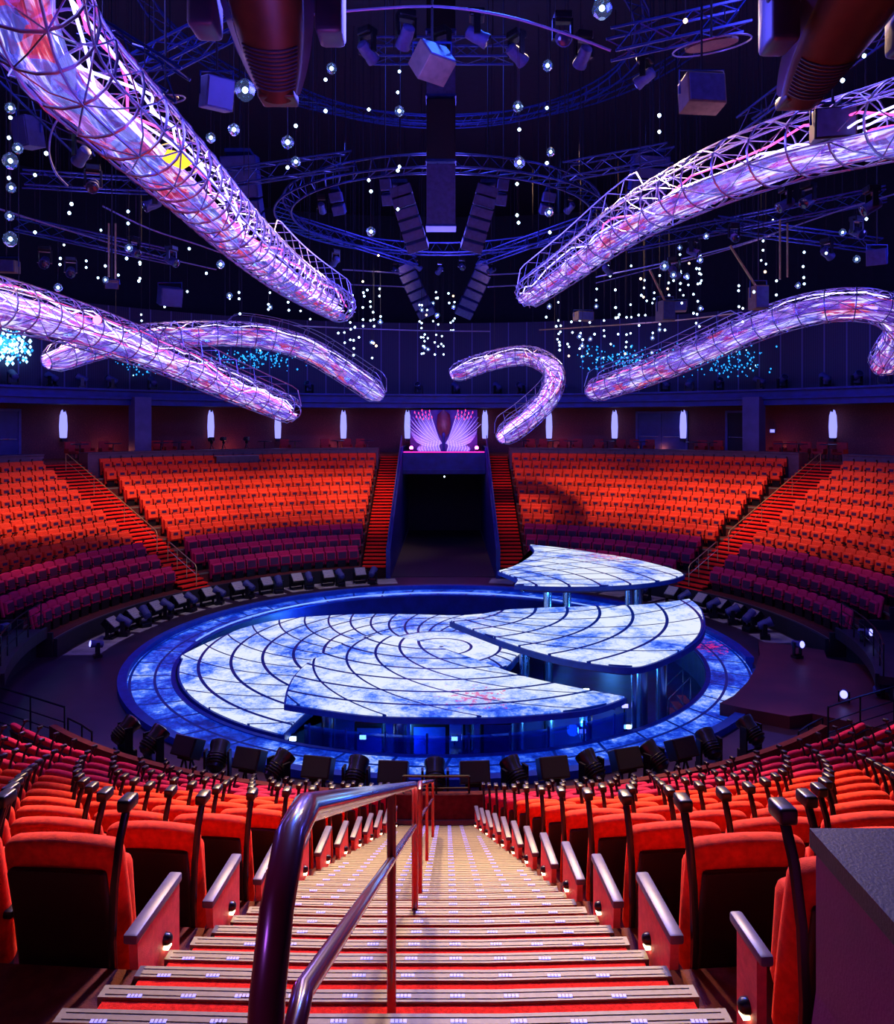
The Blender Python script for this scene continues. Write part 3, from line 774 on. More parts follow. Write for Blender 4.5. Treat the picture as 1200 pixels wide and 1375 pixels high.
def beam(px,py,z,rz,label,mt):
    p=onz(px,py,z+.5); e=empty('beam_light',(p.x,p.y,z)); e.scale=(.62,.62,.72); e.rotation_euler[2]=rz; tag(e,label,'stage light')
    g=MB(); g.box((0,0,.06),(.45,.4,.12)); g.build('base',M['black'],e)
    g=MB(); g.box((-.2,0,.4),(.06,.16,.6)); g.box((.2,0,.4),(.06,.16,.6)); g.box((0,0,.15),(.42,.16,.06)); g.build('yoke',M['blackmetal'],e)
    rt=Matrix.Rotation(rad(80),3,'X')
    g=MB(); g.lathe([(.1,-.3),(.16,-.25),(.15,.1),(.18,.3),(.18,.36)],14,c=(0,0,.6),rot=rt); h=g.build('lamp_head',M['navyl'],e,True)
    g=MB(); g.lathe([(.15,.36),(.12,.40),(.03,.42)],14,c=(0,0,.6),rot=rt); g.build('lens',M[mt],h,True)
beam(131,862,0,-.95,'black beam light with bright violet lens at the left end of the walkway','lensblue')
beam(1070,862,.32,.3,'beam light with bright violet lens at the rear of the right deck','lensblue')
beam(1133,928,.1,-.5,'beam light with violet lens on the floor right of the red brown deck','lensblue')
beam(1182,922,.1,1.5,'dark beam light at the right frame edge beyond the deck','lensdark')
beam(1160,846,.8,.5,'small beam light at the foot of the right side seats','lensblue')
# near walkway: tall wedges and heads with their backs to the near seats
def mk_mon():
    e=empty('floor_monitor')
    rt=Matrix.Rotation(rad(-28),3,'X'); c=Vector((0,0,1.0))
    g=MB(); g.rbox((0,0,1.02),(.62,.34,.44),.02,1,1); g.v=[tuple(rt@(Vector(v)-c)+c) for v in g.v]; b=g.build('cabinet',M['black'],e)
    g=MB(); g.box((0,-.175,1.02),(.56,.02,.38)); g.v=[tuple(rt@(Vector(v)-c)+c) for v in g.v]; g.build('rear_grille',M['grille'],b)
    for s in (-1,1):
        g=MB(); g.tube([(s*.2,-.25,0),(s*.1,0,.8)],.025,6); g.tube([(s*.2,.25,0),(s*.1,0,.8)],.025,6); g.build('stand_leg',M['blackmetal'],e)
    g=MB(); g.box((0,0,.80),(.4,.24,.05)); g.build('stand_plate',M['blackmetal'],e)
    return e
def mk_big():
    e=empty('moving_light')
    g=MB(); g.rbox((0,0,.3),(.5,.42,.6),.03,1,1); g.build('base',M['black'],e)
    g=MB(); g.box((-.26,0,.85),(.05,.18,.6)); g.box((.26,0,.85),(.05,.18,.6)); g.box((0,0,.6),(.54,.2,.06)); g.build('yoke',M['blackmetal'],e)
    rt=Matrix.Rotation(rad(-50),3,'X')
    g=MB(); g.lathe([(.08,-.34),(.17,-.28),(.21,-.05),(.19,.12),(.22,.22),(.22,.3)],16,c=(0,0,1.02),rot=rt); h=g.build('lamp_head',M['black'],e,True)
    g=MB()
    for i in range(4): g.lathe([(.2,-.22+.06*i),(.225,-.2+.06*i),(.2,-.18+.06*i)],16,c=(0,0,1.02),rot=rt)
    g.build('cooling_ribs',M['blackmetal'],h,True)
    g=MB(); g.lathe([(.19,.3),(.12,.33),(.03,.34)],16,c=(0,0,1.02),rot=rt); g.build('lens',M['lensdark'],h,True)
    return e
mo=mk_mon(); reg(mo); bg=mk_big(); reg(bg); first['o']=True; first['b']=True
for i,px in enumerate((252,335,427,528,637,742,840,915)):
    p,d=circ(px,11.6,False); a=math.atan2(p.y,p.x)
    o=fixture(mo,'o',p,a+PI/2,'black wedge monitor in front of the near seats, %s from the left'%ORD[i+1],'speaker','wedge monitors before the near seats',s=.93)
for i,px in enumerate((168,206,292,374,478,584,691,794,878,952,1008)):
    p,d=circ(px,11.7,False); a=math.atan2(p.y,p.x)
    fixture(bg,'b',p,a+PI/2+R.uniform(-.5,.5),'black moving head in front of the near seats, %s from the left'%ORD[i+1],'stage light','moving heads before the near seats',s=.93)

# rails at the near edge
def rail_run(name,label,pts,z0,hs,post_every=1,m='blackmetal',rr=.022):
    o=Vector((pts[0][0],pts[0][1],z0)); e=empty(name,o); tag(e,label,'railing')
    for h in hs:
        g=MB(); g.tube([Vector((p[0],p[1],z0+h))-o for p in pts],rr if h==hs[-1] else rr*.7,6); g.build('rail',M[m],e,True)
    for i,p in enumerate(pts):
        if i%post_every==0 or i==len(pts)-1:
            g=MB(); q=Vector((p[0],p[1],z0))-o; g.tube([q,q+Vector((0,0,hs[-1]))],rr*.9,6); g.build('post',M[m],e)
rail_run('guard_rail','black double guard rail across the foot of the near stairs',[pol(R0-.09,-PI/2+t*AIS*.95) for t in (-1,0,1)],1.09,(.09,.30))
rail_run('guard_rail','dark four bar guard rail by the left entrance',[(-8.55,-8.75),(-9.7,-8.05),(-10.9,-7.35),(-12.6,-6.35)],.05,(.3,.55,.8,1.15))
rail_run('guard_rail','dark four bar guard rail by the right entrance',[(8.9,-8.75),(10.0,-8.05),(11.2,-7.35),(13.0,-6.35)],.05,(.3,.55,.8,1.15))
rail_run('guard_rail','low dark hand rail descending beside the left entrance',[(-8.4,-8.9),(-7.9,-9.3),(-7.5,-9.7)],.25,(.3,.75))
rail_run('guard_rail','low dark hand rail descending beside the right entrance',[(8.7,-8.9),(8.2,-9.3),(7.8,-9.7)],.25,(.3,.75))
for s,w in ((-1,'left'),(1,'right')):
    a0,a1=(rad(184),rad(206)) if s<0 else (rad(-26),rad(-4))
    g=MB(); g.arc(13.0,17.5,a0,a1,.72,.95,12); g.arc(12.95,13.05,a0,a1,.65,1.0,12)
    e=g.build('entrance_deck',M['deck']); tag(e,'raised deck over the dark %s entrance opening'%w,'platform')
    g=MB(); g.arc(13.3,13.4,a0,a1,0,.72,12); tag(g.build('opening_shade_sheet',M['dark'],e),'black sheet painting the shade of the opening below the deck')  # black sheet stands in for the dark inside the entrance
    rail_run('guard_rail','thin dark rail on the deck of the %s entrance'%w,[pol(13.15,a0+(a1-a0)*i/5) for i in range(6)],.95,(.3,.6,.85))
    for i in range(4):
        q=pol(14.0+.3*(i%2),a0+(a1-a0)*(.12+.13*i),.95); b=empty('floodlight',q); b.rotation_euler[2]=R.uniform(0,3)
        tag(b,'small black floodlight on the %s entrance deck, %s from the seats'%(w,ORD[i+1]),'stage light','floodlights on the entrance decks')
        g=MB(); g.box((0,0,.04),(.25,.2,.08)); g.build('base',M['black'],b)
        g=MB(); g.rbox((0,0,.25),(.3,.24,.22),.03,1,1); g.build('housing',M['speaker'],b)
        g=MB(); g.box((0,-.125,.25),(.24,.02,.16)); g.build('lens',M['lensdark'] if i else M['redbeam'] if 0 else M['lensdark'],b)

# ------------------------------------------------------------------ theatre seats
def bendback(w):   # lean the backrest and hollow it slightly
    z=w.z; return Vector((w.x*(1+.03*math.sin(z*2)), w.y-.20*max(0,z-.3)**1.15-.10*(w.x/.25)**2*-.25, z-.035*(w.x/.25)**2*max(0,(z-.6)/.4)))
def mk_seat(fab,aisle,end=False):
    e=empty('theatre_seat')
    g=MB(); g.rbox((0,-.09,.615),(.53,.12,.71),.055,3,4,bendback); b=g.build('backrest',M[fab],e,True,True)
    g=MB(); g.rbox((0,-.165,.42),(.44,.05,.84),.02,1,4,bendback); g.build('back_shell',M['back'],b,True,True)
    g=MB(); g.rbox((0,.02,.57),(.46,.13,.42),.05,2,2,lambda w:Vector((w.x,w.y-.12*(w.z-.4),w.z-.0))); cu=tag(g.build('seat_cushion',M[fab],e,True,True),'folded up cushion')
    g=MB(); hw=.12 if fab=='red' else .19; z0_,z1_=(.60,.70) if fab=='red' else (.43,.72); g.add([(x,.09-.12*(z-.4)+o_,z) for o_ in (-.01,.006) for x,z in ((-hw,z0_),(hw,z0_),(hw,z1_),(-hw,z1_))],[(0,1,2,3),(7,6,5,4),(0,4,5,1),(1,5,6,2),(2,6,7,3),(3,7,4,0)]); g.build('seat_pan',M['pan'],cu)  # pan patch smaller on red seats, shaped after the light on them
    g=MB(); g.box((0,-.03,.18),(.42,.10,.36)); g.build('pedestal',M['black'],e)
    # curved standard with its head
    s=aisle
    for_post=[(s*.281,-.22,.02),(s*.281,-.275,.30),(s*.281,-.295,.55),(s*.281,-.275,.78),(s*.281,-.225,.96),(s*.281,-.165,1.06)]
    g=MB(); g.tube(for_post,.017,8,flat=1.15); p=g.build('standard',M['black'],e,True)
    g=MB(); g.rbox((s*.281,-.15,1.09),(.062,.10,.056),.012,2,1); g.build('standard_head',M['black'],p,True,True)
    if not end:
        g=MB(); g.rbox((s*.281,.03,.54),(.05,.34,.04),.012,1,1); g.build('armrest',M['black'],e,True,True)
    return e
def add_end(e,s,short=False):
    if short:
        x=s*.315
        g=MB(); g.box((x,.01,.27),(.035,.16,.54)); g.box((x,-.05,.05),(.035,.34,.10)); p=g.build('end_panel',M['panel'],e)
        g=MB(); g.rbox((x,.015,.56),(.05,.26,.04),.012,1,1); tag(g.build('arm_cap',M['cap'],e,True,True),'slate blue arm cap')
        g=MB(); g.lathe([(.03,.0),(.028,.02),(.018,.032),(.005,.036)],10,c=(x+s*.0175,.0,.33),rot=Matrix.Rotation(s*PI/2,3,'Y')); l=g.build('step_lamp',M['black'],p,True)
        g=MB(); g.box((x+s*.03,.0,.30),(.024,.04,.012)); g.build('lamp_glow',M['amber'],l); return
    x=s*.362
    g=MB(); g.add([(x-.02,-.22,.0),(x+.02,-.22,.0),(x+.02,.19,-.0),(x-.02,.19,-.0),(x-.02,-.27,.54),(x+.02,-.27,.54),(x+.02,.19,.53),(x-.02,.19,.53)],
       [(0,3,2,1),(4,5,6,7),(0,1,5,4),(1,2,6,5),(2,3,7,6),(3,0,4,7)]); p=g.build('end_panel',M['panel'],e)
    g=MB(); g.rbox((x,-.05,.56),(.066,.50,.045),.012,1,1); tag(g.build('arm_cap',M['cap'],e,True,True),'slate blue arm cap')
    g=MB(); xs=x+s*.02
    g.lathe([(.03,.0),(.028,.02),(.018,.032),(.005,.036)],10,c=(xs,.02,.36),rot=Matrix.Rotation(s*PI/2,3,'Y')); l=g.build('step_lamp',M['black'],p,True)
    g=MB(); g.box((xs+s*.012,.02,.326),(.024,.04,.012)); g.build('lamp_glow',M['amber'],l)
protos={}
def get_proto(fab,s,end):
    k=(fab,s,end)
    if k not in protos:
        e=mk_seat(fab,s,end)
        if end: add_end(e,s,end==2)
        reg(e); protos[k]=[e,True]
    return protos[k]
def low_seat(mb,p,rz,mi):
    m=Matrix.Rotation(rz,3,'Z')
    def T(v): return m@Vector(v)+p
    def hexa(x0,x1,pr,mi):
        # pr: list of (y,z) profile closed
        n=len(pr); vs=[T((x0,y,z)) for y,z in pr]+[T((x1,y,z)) for y,z in pr]
        mb.add(vs,[tuple(range(n)),tuple(range(n,2*n))[::-1]]+[(i,n+i,n+(i+1)%n,(i+1)%n) for i in range(n)],mi)
    hexa(-.27,.27,[(-.16,.12),(-.23,.60),(-.30,.97),(-.25,1.0),(-.16,.96),(-.10,.62),(-.05,.2)],mi)
    hexa(-.25,.25,[(-.06,.36),(-.10,.80),(-.03,.83),(.07,.78),(.11,.42),(.05,.34)],mi)
    if mi==0: hexa(-.12,.12,[(.078,.60),(.066,.72),(.082,.725),(.098,.60)],3)  # red rows: dark pan patch kept small to paint in the light's angle
    else: hexa(-.20,.20,[(.095,.46),(.060,.75),(.080,.755),(.120,.45)],3)
    hexa(-.23,.23,[(-.305,.95),(-.30,.985),(-.265,1.015),(-.275,.99)],4)  # lit top edge of the seat back put in as a pale strip
    hexa(-.292,-.268,[(-.22,0),(-.29,.55),(-.22,1.0),(-.20,1.11),(-.10,1.11),(-.10,1.06),(-.18,1.02),(-.22,.58),(.20,.58),(.20,.53),(.0,.52),(-.04,0)],2)
    hexa(-.20,.20,[(-.10,0),(-.10,.36),(.0,.36),(.0,0)],2)
cands=[]
for nm,a0,a1,rows in blocks:
    near='near' in nm; side='side' in nm
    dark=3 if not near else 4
    for k in range(rows):
        r=R0+PITCH*k; z=Z0+RISE*k; rs=r+.66
        b0,b1=a0(rs+.1),a1(rs+.1); sgn=1 if b1>b0 else -1
        step=.58/(rs+.0); j=0; a=b0+sgn*.398/rs
        while (b1-a)*sgn > .30/rs:
            p=pol(rs,a,z); q=proj((p.x,p.y,z+.8))
            if -45<q[0]<1245 and q[1]<1600 and q[2]>1.2:
                cands.append((q[2],nm,k,j,a,p,sgn,k<dark))
            a+=sgn*step; j+=1
cands.sort(key=lambda t:t[0])
n_ind=300
SIDE={'near right':'right of the handrail stairs','near left':'left of the handrail stairs','side left':'in the left side block','side right':'in the right side block'}
for c in cands[:n_ind]:
    d,nm,k,j,a,p,sgn,dk=c
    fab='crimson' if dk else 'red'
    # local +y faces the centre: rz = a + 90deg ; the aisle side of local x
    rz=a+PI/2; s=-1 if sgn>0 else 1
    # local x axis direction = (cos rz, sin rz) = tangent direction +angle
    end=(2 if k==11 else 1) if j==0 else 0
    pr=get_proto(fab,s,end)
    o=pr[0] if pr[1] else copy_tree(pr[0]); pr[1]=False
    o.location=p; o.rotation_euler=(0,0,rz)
    if end: lab='%s aisle seat %s, %s row from the stage'%('crimson' if dk else 'orange red',SIDE.get(nm,'in the '+nm+' block'),ORD[k+1])
    else: lab='%s seat %s, %s row from the stage, %s from aisle'%('crimson' if dk else 'red',SIDE.get(nm,'in the '+nm+' block'),ORD[k+1],ORD[j+1])
    tag(o,lab,'theatre seat','theatre seats in rows')
for k_,(e_,f_) in protos.items():
    if f_: bpy.data.objects.remove(e_)
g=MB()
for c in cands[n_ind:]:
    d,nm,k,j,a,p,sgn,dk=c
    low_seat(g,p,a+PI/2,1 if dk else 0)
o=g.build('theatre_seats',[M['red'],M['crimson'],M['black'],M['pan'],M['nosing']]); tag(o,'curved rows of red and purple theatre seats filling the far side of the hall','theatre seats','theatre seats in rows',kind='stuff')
print('SEATS',len(cands))

# ------------------------------------------------------------------ centre handrails on the near stairs
def HR(d,h): return Vector((-.015,d-D,H-(.854+.448*d)+h))
def handrail(d0,d1,posts,label,curl):
    o=HR(d1,0); e=empty('centre_handrail',o); tag(e,label,'handrail')
    zf=Z0+12*RISE
    top=[HR(d1,0),HR(d1,.66),HR(d1-.03,.76),HR(d1-.12,.81)]+[HR(d1+(d0-d1)*t,.81) for t in (.25,.5,.75)]
    if curl: 
        a=HR(1.14,.81); top+= [a,Vector((-.015,1.03-D,a.z+.015)),Vector((-.015,.95-D,a.z-.03)),Vector((-.015,.90-D,a.z-.10)),Vector((-.015,.875-D,a.z-.2)),Vector((-.015,.865-D,a.z-.45)),Vector((-.015,.865-D,zf))]
    else: top+=[HR(d0+.12,.81),HR(d0+.03,.76),HR(d0,.66),HR(d0,0)]
    g=MB(); g.tube([p-o for p in top],.021,16); g.build('top_rail',M['rail'],e,True)
    low=[HR(d1-.02,.55)]+[HR(d1+(d0-d1)*t,.55) for t in (.3,.6)]
    if curl:
        a=HR(1.12,.55); low+=[a,Vector((-.015,1.05-D,a.z-.01)),Vector((-.015,1.01-D,a.z-.06)),Vector((-.015,.985-D,a.z-.2)),Vector((-.015,.975-D,zf))]
    else: low+=[HR(d0+.02,.55)]
    g=MB(); g.tube([p-o for p in low],.016,16); g.build('lower_rail',M['rail'],e,True)
    for d in posts:
        n=math.floor((D-d-R0)/(PITCH/3)); zz=Zn(n)
        b=Vector((-.015,d-D,zz)); g=MB(); g.tube([b-o,HR(d,.80)-o],.017,14); p=g.build('post',M['rail'],e,True)
        g=MB(); g.lathe([(.045,0),(.045,.012),(.02,.02)],14,c=b-o+Vector((0,0,.01))); g.build('foot_flange',M['rail'],p,True)
handrail(1.14,5.05,[2.92],'near oxblood handrail on the central stairs, curling down in the foreground',True)
handrail(5.9,11.4,[8.05],'farther oxblood handrail on the central stairs beyond the first one',False)
# lectern box in the right foreground
e=empty('lectern',(1.45,-D+1.06,Z0+12*RISE)); tag(e,'plum lectern box with dark taupe top at the right foreground edge','lectern')
h=6.80-(Z0+12*RISE)
g=MB()
prof=[(-.62,0),(-.62,.15),(-.52,.42),(-.475,.75),(-.475,h-.04),(.75,h-.04),(.75,0)]
n=len(prof); vs=[(x,-.68,z) for x,z in prof]+[(x,.62,z) for x,z in prof]
g.add(vs,[tuple(range(n)),tuple(range(n,2*n))[::-1]]+[(i,n+i,n+(i+1)%n,(i+1)%n) for i in range(n)]); g.build('body',M['lectern'],e)
g=MB(); g.add([(-.48,-.7,h-.04),(.78,-.7,h-.04),(.78,.64,h-.04),(-.48,.64,h-.04),(-.48,-.7,h),(.78,-.7,h),(.78,.64,h+.0),(-.48,.64,h)],[(0,3,2,1),(4,5,6,7),(0,1,5,4),(1,2,6,5),(2,3,7,6),(3,0,4,7)]); g.build('top_board',M['lecterntop'],e)
g=MB(); g.box((.2,.1,h+.003),(.5,.34,.006)); tag(g.build('paper_pad',M['tan'],e),'flat tan pad on the top')

# ------------------------------------------------------------------ glowing lattice tubes
def spline(P,n):
    out=[]; N=len(P)
    for i in range(N-1):
        p0=P[max(0,i-1)];p1=P[i];p2=P[i+1];p3=P[min(N-1,i+2)]
        for j in range(n):
            t=j/n; out.append([.5*((2*a1)+(-a0+a2)*t+(2*a0-5*a1+4*a2-a3)*t*t+(-a0+3*a1-3*a2+a3)*t**3) for a0,a1,a2,a3 in zip(p0,p1,p2,p3)])
    out.append(list(P[-1])); return out
def light_tube(label,pts,rad0,hoop,railf,taper=(0,0),cover=(62,298),seed=1):
    """pts: (px,py,depth)"""
    rr=random.Random(seed)
    W=[tuple(at(x,y,d)) for x,y,d in pts]; S=[Vector(p) for p in spline(W,12)]
    # resample evenly
    L=[0]
    for a,b in zip(S,S[1:]): L.append(L[-1]+(b-a).length)
    T=L[-1]
    def P(s):
        s=max(0,min(T,s))
        for i in range(len(L)-1):
            if L[i+1]>=s: 
                u=(s-L[i])/max(1e-6,L[i+1]-L[i]); return S[i].lerp(S[i+1],u)
        return S[-1]
    def frame(s):
        a=P(s-.1); b=P(s+.1); t=(b-a).normalized(); up=Vector((0,0,1)); up=(up-t*up.dot(t)).normalized(); return P(s),t,up,t.cross(up)
    def rd(s):
        k=1.0; e0,e1=taper
        if e0 and s<e0: k=.55+.45*(s/e0)**.5
        if e1 and T-s<e1: k=.55+.45*(max(0,T-s)/e1)**.5
        return rad0*k
    def Q(s,ph,f=1.0):
        c,t,u,w=frame(s); r=rd(s)*f; return c+u*(r*math.cos(ph))+w*(r*math.sin(ph))
    o=P(0); e=empty('light_tube',o); tag(e,label,'light sculpture')
    nh=max(4,int(T/hoop)); ds=T/nh
    pr=.016*rad0/.5
    for i in range(nh+1):
        s=i*ds; g=MB(); g.tube([Q(s,2*PI*j/20)-o for j in range(20)],pr*1.1,5,closed=True); g.build('hoop',M['pipe'],e,True)
    for j in range(8):
        ph=2*PI*(j+.5)/8; g=MB(); ns=max(12,int(T/ (hoop*.5)))
        g.tube([Q(T*i/ns,ph)-o for i in range(ns+1)],pr*.9,5); g.build('long_pipe',M['pipe'],e,True)
    g=MB()
    for i in range(nh):
        for j in range(8):
            a=2*PI*(j+.5)/8; b=2*PI*(j+1.5)/8
            if (i+j)%2: a,b=b,a
            g.tube([Q(i*ds,a)-o,Q((i+.5)*ds,(a+b)/2+.0)-o,Q((i+1)*ds,b)-o],pr*.6,4,cap=False)
            if j in (0,7,6,1): g.tube([Q(i*ds,b)-o,Q((i+.5)*ds,(a+b)/2)-o],pr*.5,4,cap=False); g.tube([Q((i+.5)*ds,(a+b)/2)-o,Q((i+1)*ds,a)-o],pr*.5,4,cap=False)
    g.build('diagonal_bracing',M['pipe'],e)
    # crumpled film lining, open at the top
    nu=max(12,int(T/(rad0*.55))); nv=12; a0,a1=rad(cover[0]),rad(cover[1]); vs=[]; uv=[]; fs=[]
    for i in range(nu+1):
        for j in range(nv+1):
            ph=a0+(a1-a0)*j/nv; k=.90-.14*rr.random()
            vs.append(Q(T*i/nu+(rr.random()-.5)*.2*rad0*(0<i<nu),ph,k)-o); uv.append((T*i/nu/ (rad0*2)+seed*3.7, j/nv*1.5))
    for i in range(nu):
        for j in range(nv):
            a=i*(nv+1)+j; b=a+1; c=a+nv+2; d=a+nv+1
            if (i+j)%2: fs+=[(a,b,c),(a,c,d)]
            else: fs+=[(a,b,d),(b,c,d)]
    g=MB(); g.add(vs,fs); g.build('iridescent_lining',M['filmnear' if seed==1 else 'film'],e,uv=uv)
    # light strips wandering inside
    for j in range(7):
        g=MB(); ph=rr.uniform(0,2*PI); n=max(8,int(T/(rad0*1.3))); f=rr.uniform(.35,.75); pp=[]
        for i in range(n+1):
            ph+=rr.uniform(-.7,.7); f=min(.8,max(.3,f+rr.uniform(-.2,.2))); pp.append(Q(T*i/n,ph,f)-o)
        g.tube(pp,.017*rad0/.5,5); g.build('light_strip',M['strippink'] if j in (2,6) else M['strip'],e,True)
    # short bright sparks
    # top rail with hoops near the free end
    if railf:
        f0,f1=railf; g=MB(); n=24; dy=.55*rad0/.5
        def TR(s,side): 
            c,t,u,w=frame(s); k=1
            edge=min((s-f0*T),(f1*T-s)); k=min(1,max(0,edge/.5))**.5
            return c+u*(rd(s)*.75+.8*rad0*k)+w*(side*rad0*.55)
        for side in (-1,1): g.tube([TR(f0*T+(f1-f0)*T*i/n,side)-o for i in range(n+1)],pr,5)
        g.build('top_rail',M['pipe'],e,True)
        m=max(3,int((f1-f0)*T/(hoop*1.3)))
        for i in range(1,m):
            s=f0*T+(f1-f0)*T*i/m; g=MB(); g.tube([Q(s,-rad(50))-o,TR(s,-1)-o,TR(s,1)-o,Q(s,rad(50))-o],pr*.8,5); g.build('rail_hoop',M['pipe'],e,True)
    # hanging cables
    for fr_ in (.2,.5,.8):
        c=Q(fr_*T,0); g=MB(); g.tube([c-o,c+Vector((0,0,22.5-c.z))-o],.008,4); g.build('suspension_cable',M['cable'],e)
    return e
light_tube('huge glowing lattice tube sweeping down from the top left corner',[(10,-110,6.0),(62,45,7.4),(160,150,9.0),(250,238,11.6),(335,325,15.8),(400,378,20.5),(462,414,25.5)],.52,.62,(.55,1),(0,.5),(140,325),seed=1)
light_tube('huge glowing lattice tube sweeping down from the right edge to the centre',[(1330,125,8.8),(1190,165,10.8),(1060,200,12.6),(940,246,14.8),(840,300,18.4),(765,355,22.6),(705,397,26.5)],.53,.85,(.45,1),(0,.5),(95,245),seed=2)
light_tube('glowing lattice tube crossing from the left edge in front of the arched tube',[(-120,385,12.5),(0,408,15.5),(110,438,18.6),(220,478,22.5),(310,518,26.5),(395,553,30.5)],.53,.85,(.5,1),(0,.4),(125,320),seed=3)
light_tube('arched glowing lattice tube behind the crossing one on the left',[(62,485,28),(140,462,30),(230,450,32.5),(330,449,34),(405,466,35),(460,497,36),(512,532,37)],.56,.8,(.5,1),(.6,.5),seed=4)
light_tube('hook shaped glowing lattice tube at the centre, curling above the far stairs',[(606,503,41),(660,484,41.5),(710,478,41),(742,497,39.5),(738,530,37.5),(708,562,36),(672,588,35)],.54,.6,(.6,1),(.5,.5),seed=5)
light_tube('long glowing lattice tube rising rightward and curling back at the right edge',[(792,526,35),(870,500,32),(950,466,29),(1030,432,27),(1110,411,25.5),(1180,413,25),(1212,440,26),(1196,470,27.5),(1182,495,28.5)],.55,.75,(0,.5),(.5,.4),seed=6)

p=at(238,214,11.3); q=empty('yellow_glow_plate',p); tag(q,'added yellow glow plate ringed by a thin yellow hoop on the big left tube','lamp')  # plate and hoop added for the yellow glow and ring on the tube
rt=Matrix.Rotation(rad(60),3,'X')@Matrix.Rotation(rad(25),3,'Y')
g=MB(); g.prism([(-.2,-.1),(.1,-.16),(.22,.04),(.04,.15),(-.16,.12)],-.01,.01); g.v=[tuple(rt@Vector(v)) for v in g.v]; g.build('glow_plate',glow('yellow plate glow',(1,.62,.02),1.6),q)
g=MB(); g.tube([rt@Vector((.30*math.cos(PI*i/14),.30*math.sin(PI*i/14),0)) for i in range(28)],.008,5,closed=True); g.build('hoop',glow('pale yellow hoop glow',(.9,.7,.15),1.0),q)
g=MB(); g.tube([(0,0,0),(0,.25,-.05)],.02,5); g.build('bracket',M['pipe'],q)
# red lamp spark on the crossing tube
p=at(132,430,17.7); q=empty('red_spotlight',p); tag(q,'piercing red lamp on top of the crossing left tube','spotlight')
g=MB(); g.lathe([(.05,-.15),(.09,0),(.09,.06)],12,rot=Matrix.Rotation(PI/2,3,'X')); g.build('housing',M['black'],q)
g=MB(); g.lathe([(.10,.06),(.08,.10),(.02,.12)],12,rot=Matrix.Rotation(PI/2,3,'X')); g.build('lens',M['redbeam'],q)

# ------------------------------------------------------------------ overhead rigging
def ring_truss(label,r,z,w,lights=False,cx=0,cy=0,n=60,m='truss'):
    e=empty('ring_truss',(cx,cy,z)); tag(e,label,'truss')
    for dr,dz in ((0,0),(w,0),(w/2,w*.8)):
        g=MB(); g.tube([pol(r+dr,2*PI*i/n,dz) for i in range(n)],.035,5,closed=True); g.build('chord',M[m],e,True)
    g=MB()
    for i in range(n):
        a=2*PI*i/n; b=2*PI*(i+1)/n
        g.tube([pol(r,a),pol(r+w,b)],.018,4,cap=False); g.tube([pol(r,a),pol(r+w/2,(a+b)/2,w*.8),pol(r+w,b)],.018,4,cap=False)
    g.build('lattice',M[m],e)
    for i in range(4):
        g=MB(); p=pol(r+w/2,2*PI*(i+.5)/4,w*.8); g.tube([p,Vector((p.x,p.y,23.5-z))],.015,4); g.build('suspension_cable',M['cable'],e)
ring_truss('lowest circular truss hanging above the stage centre',5.0,14.6,.55)
ring_truss('upper circular truss above the central black mast',6.4,20.3,.5)
ring_truss('wide circular truss just under the roof',9.5,21.6,.5)
def truss(label,p0,p1,w=.35,m='truss'):
    p0=Vector(p0);p1=Vector(p1); e=empty('straight_truss',p0); tag(e,label,'truss')
    t=(p1-p0).normalized(); u=Vector((0,0,1)); u=(u-t*u.dot(t)).normalized(); v=t.cross(u); L=(p1-p0).length
    C=[(u+v)*w/2,(u-v)*w/2,(-u-v)*w/2,(-u+v)*w/2]
    for c in C:
        g=MB(); g.tube([c,c+t*L],.028,5); g.build('chord',M[m],e,True)
    n=max(2,int(L/w/1.2)); g=MB()
    for i in range(n):
        for j in range(4):
            a,b=C[j],C[(j+1)%4]
            if i%2: a,b=b,a
            g.tube([a+t*L*i/n,b+t*L*(i+1)/n],.013,4,cap=False)
    g.build('lattice',M[m],e)
    for f in (.15,.85):
        c=t*L*f; g=MB(); g.tube([c,Vector((c.x,c.y,23.5-p0.z))],.012,4); g.build('suspension_cable',M['cable'],e)
TR=[((120,40,12),(240,115,12),'short truss behind the top left tube, upper one'),((185,95,14),(330,20,14),'sloping truss left of the left hull pod'),
    ((300,240,20),(470,215,22),'truss left of the lowest circular truss'),((760,230,22),(900,205,20),'truss right of the lowest circular truss'),
    ((500,68,17),(690,68,17),'short truss above the central tan speaker'),((820,60,14),(1000,20,14),'truss behind the right hanging speaker'),
    ((20,300,24),(230,345,26),'long truss low at the left under the big tube'),((30,240,22),(200,250,24),'truss at the left under the big tube, upper one'),
    ((840,330,28),(1190,260,24),'long truss low at the right under the big tube'),((960,300,26),(1180,330,26),'truss crossing the long one low at the right'),
    ((400,300,30),(560,350,32),'truss under the left of the circular truss'),((640,350,32),(780,300,30),'truss under the right of the circular truss'),
    ((0,80,14),(120,200,16),'truss left of the top left tube'),((1000,170,18),(1190,30,14),'truss behind the right hull pod')]
for a,b,lab in TR: truss(lab,at(*a),at(*b),.4)
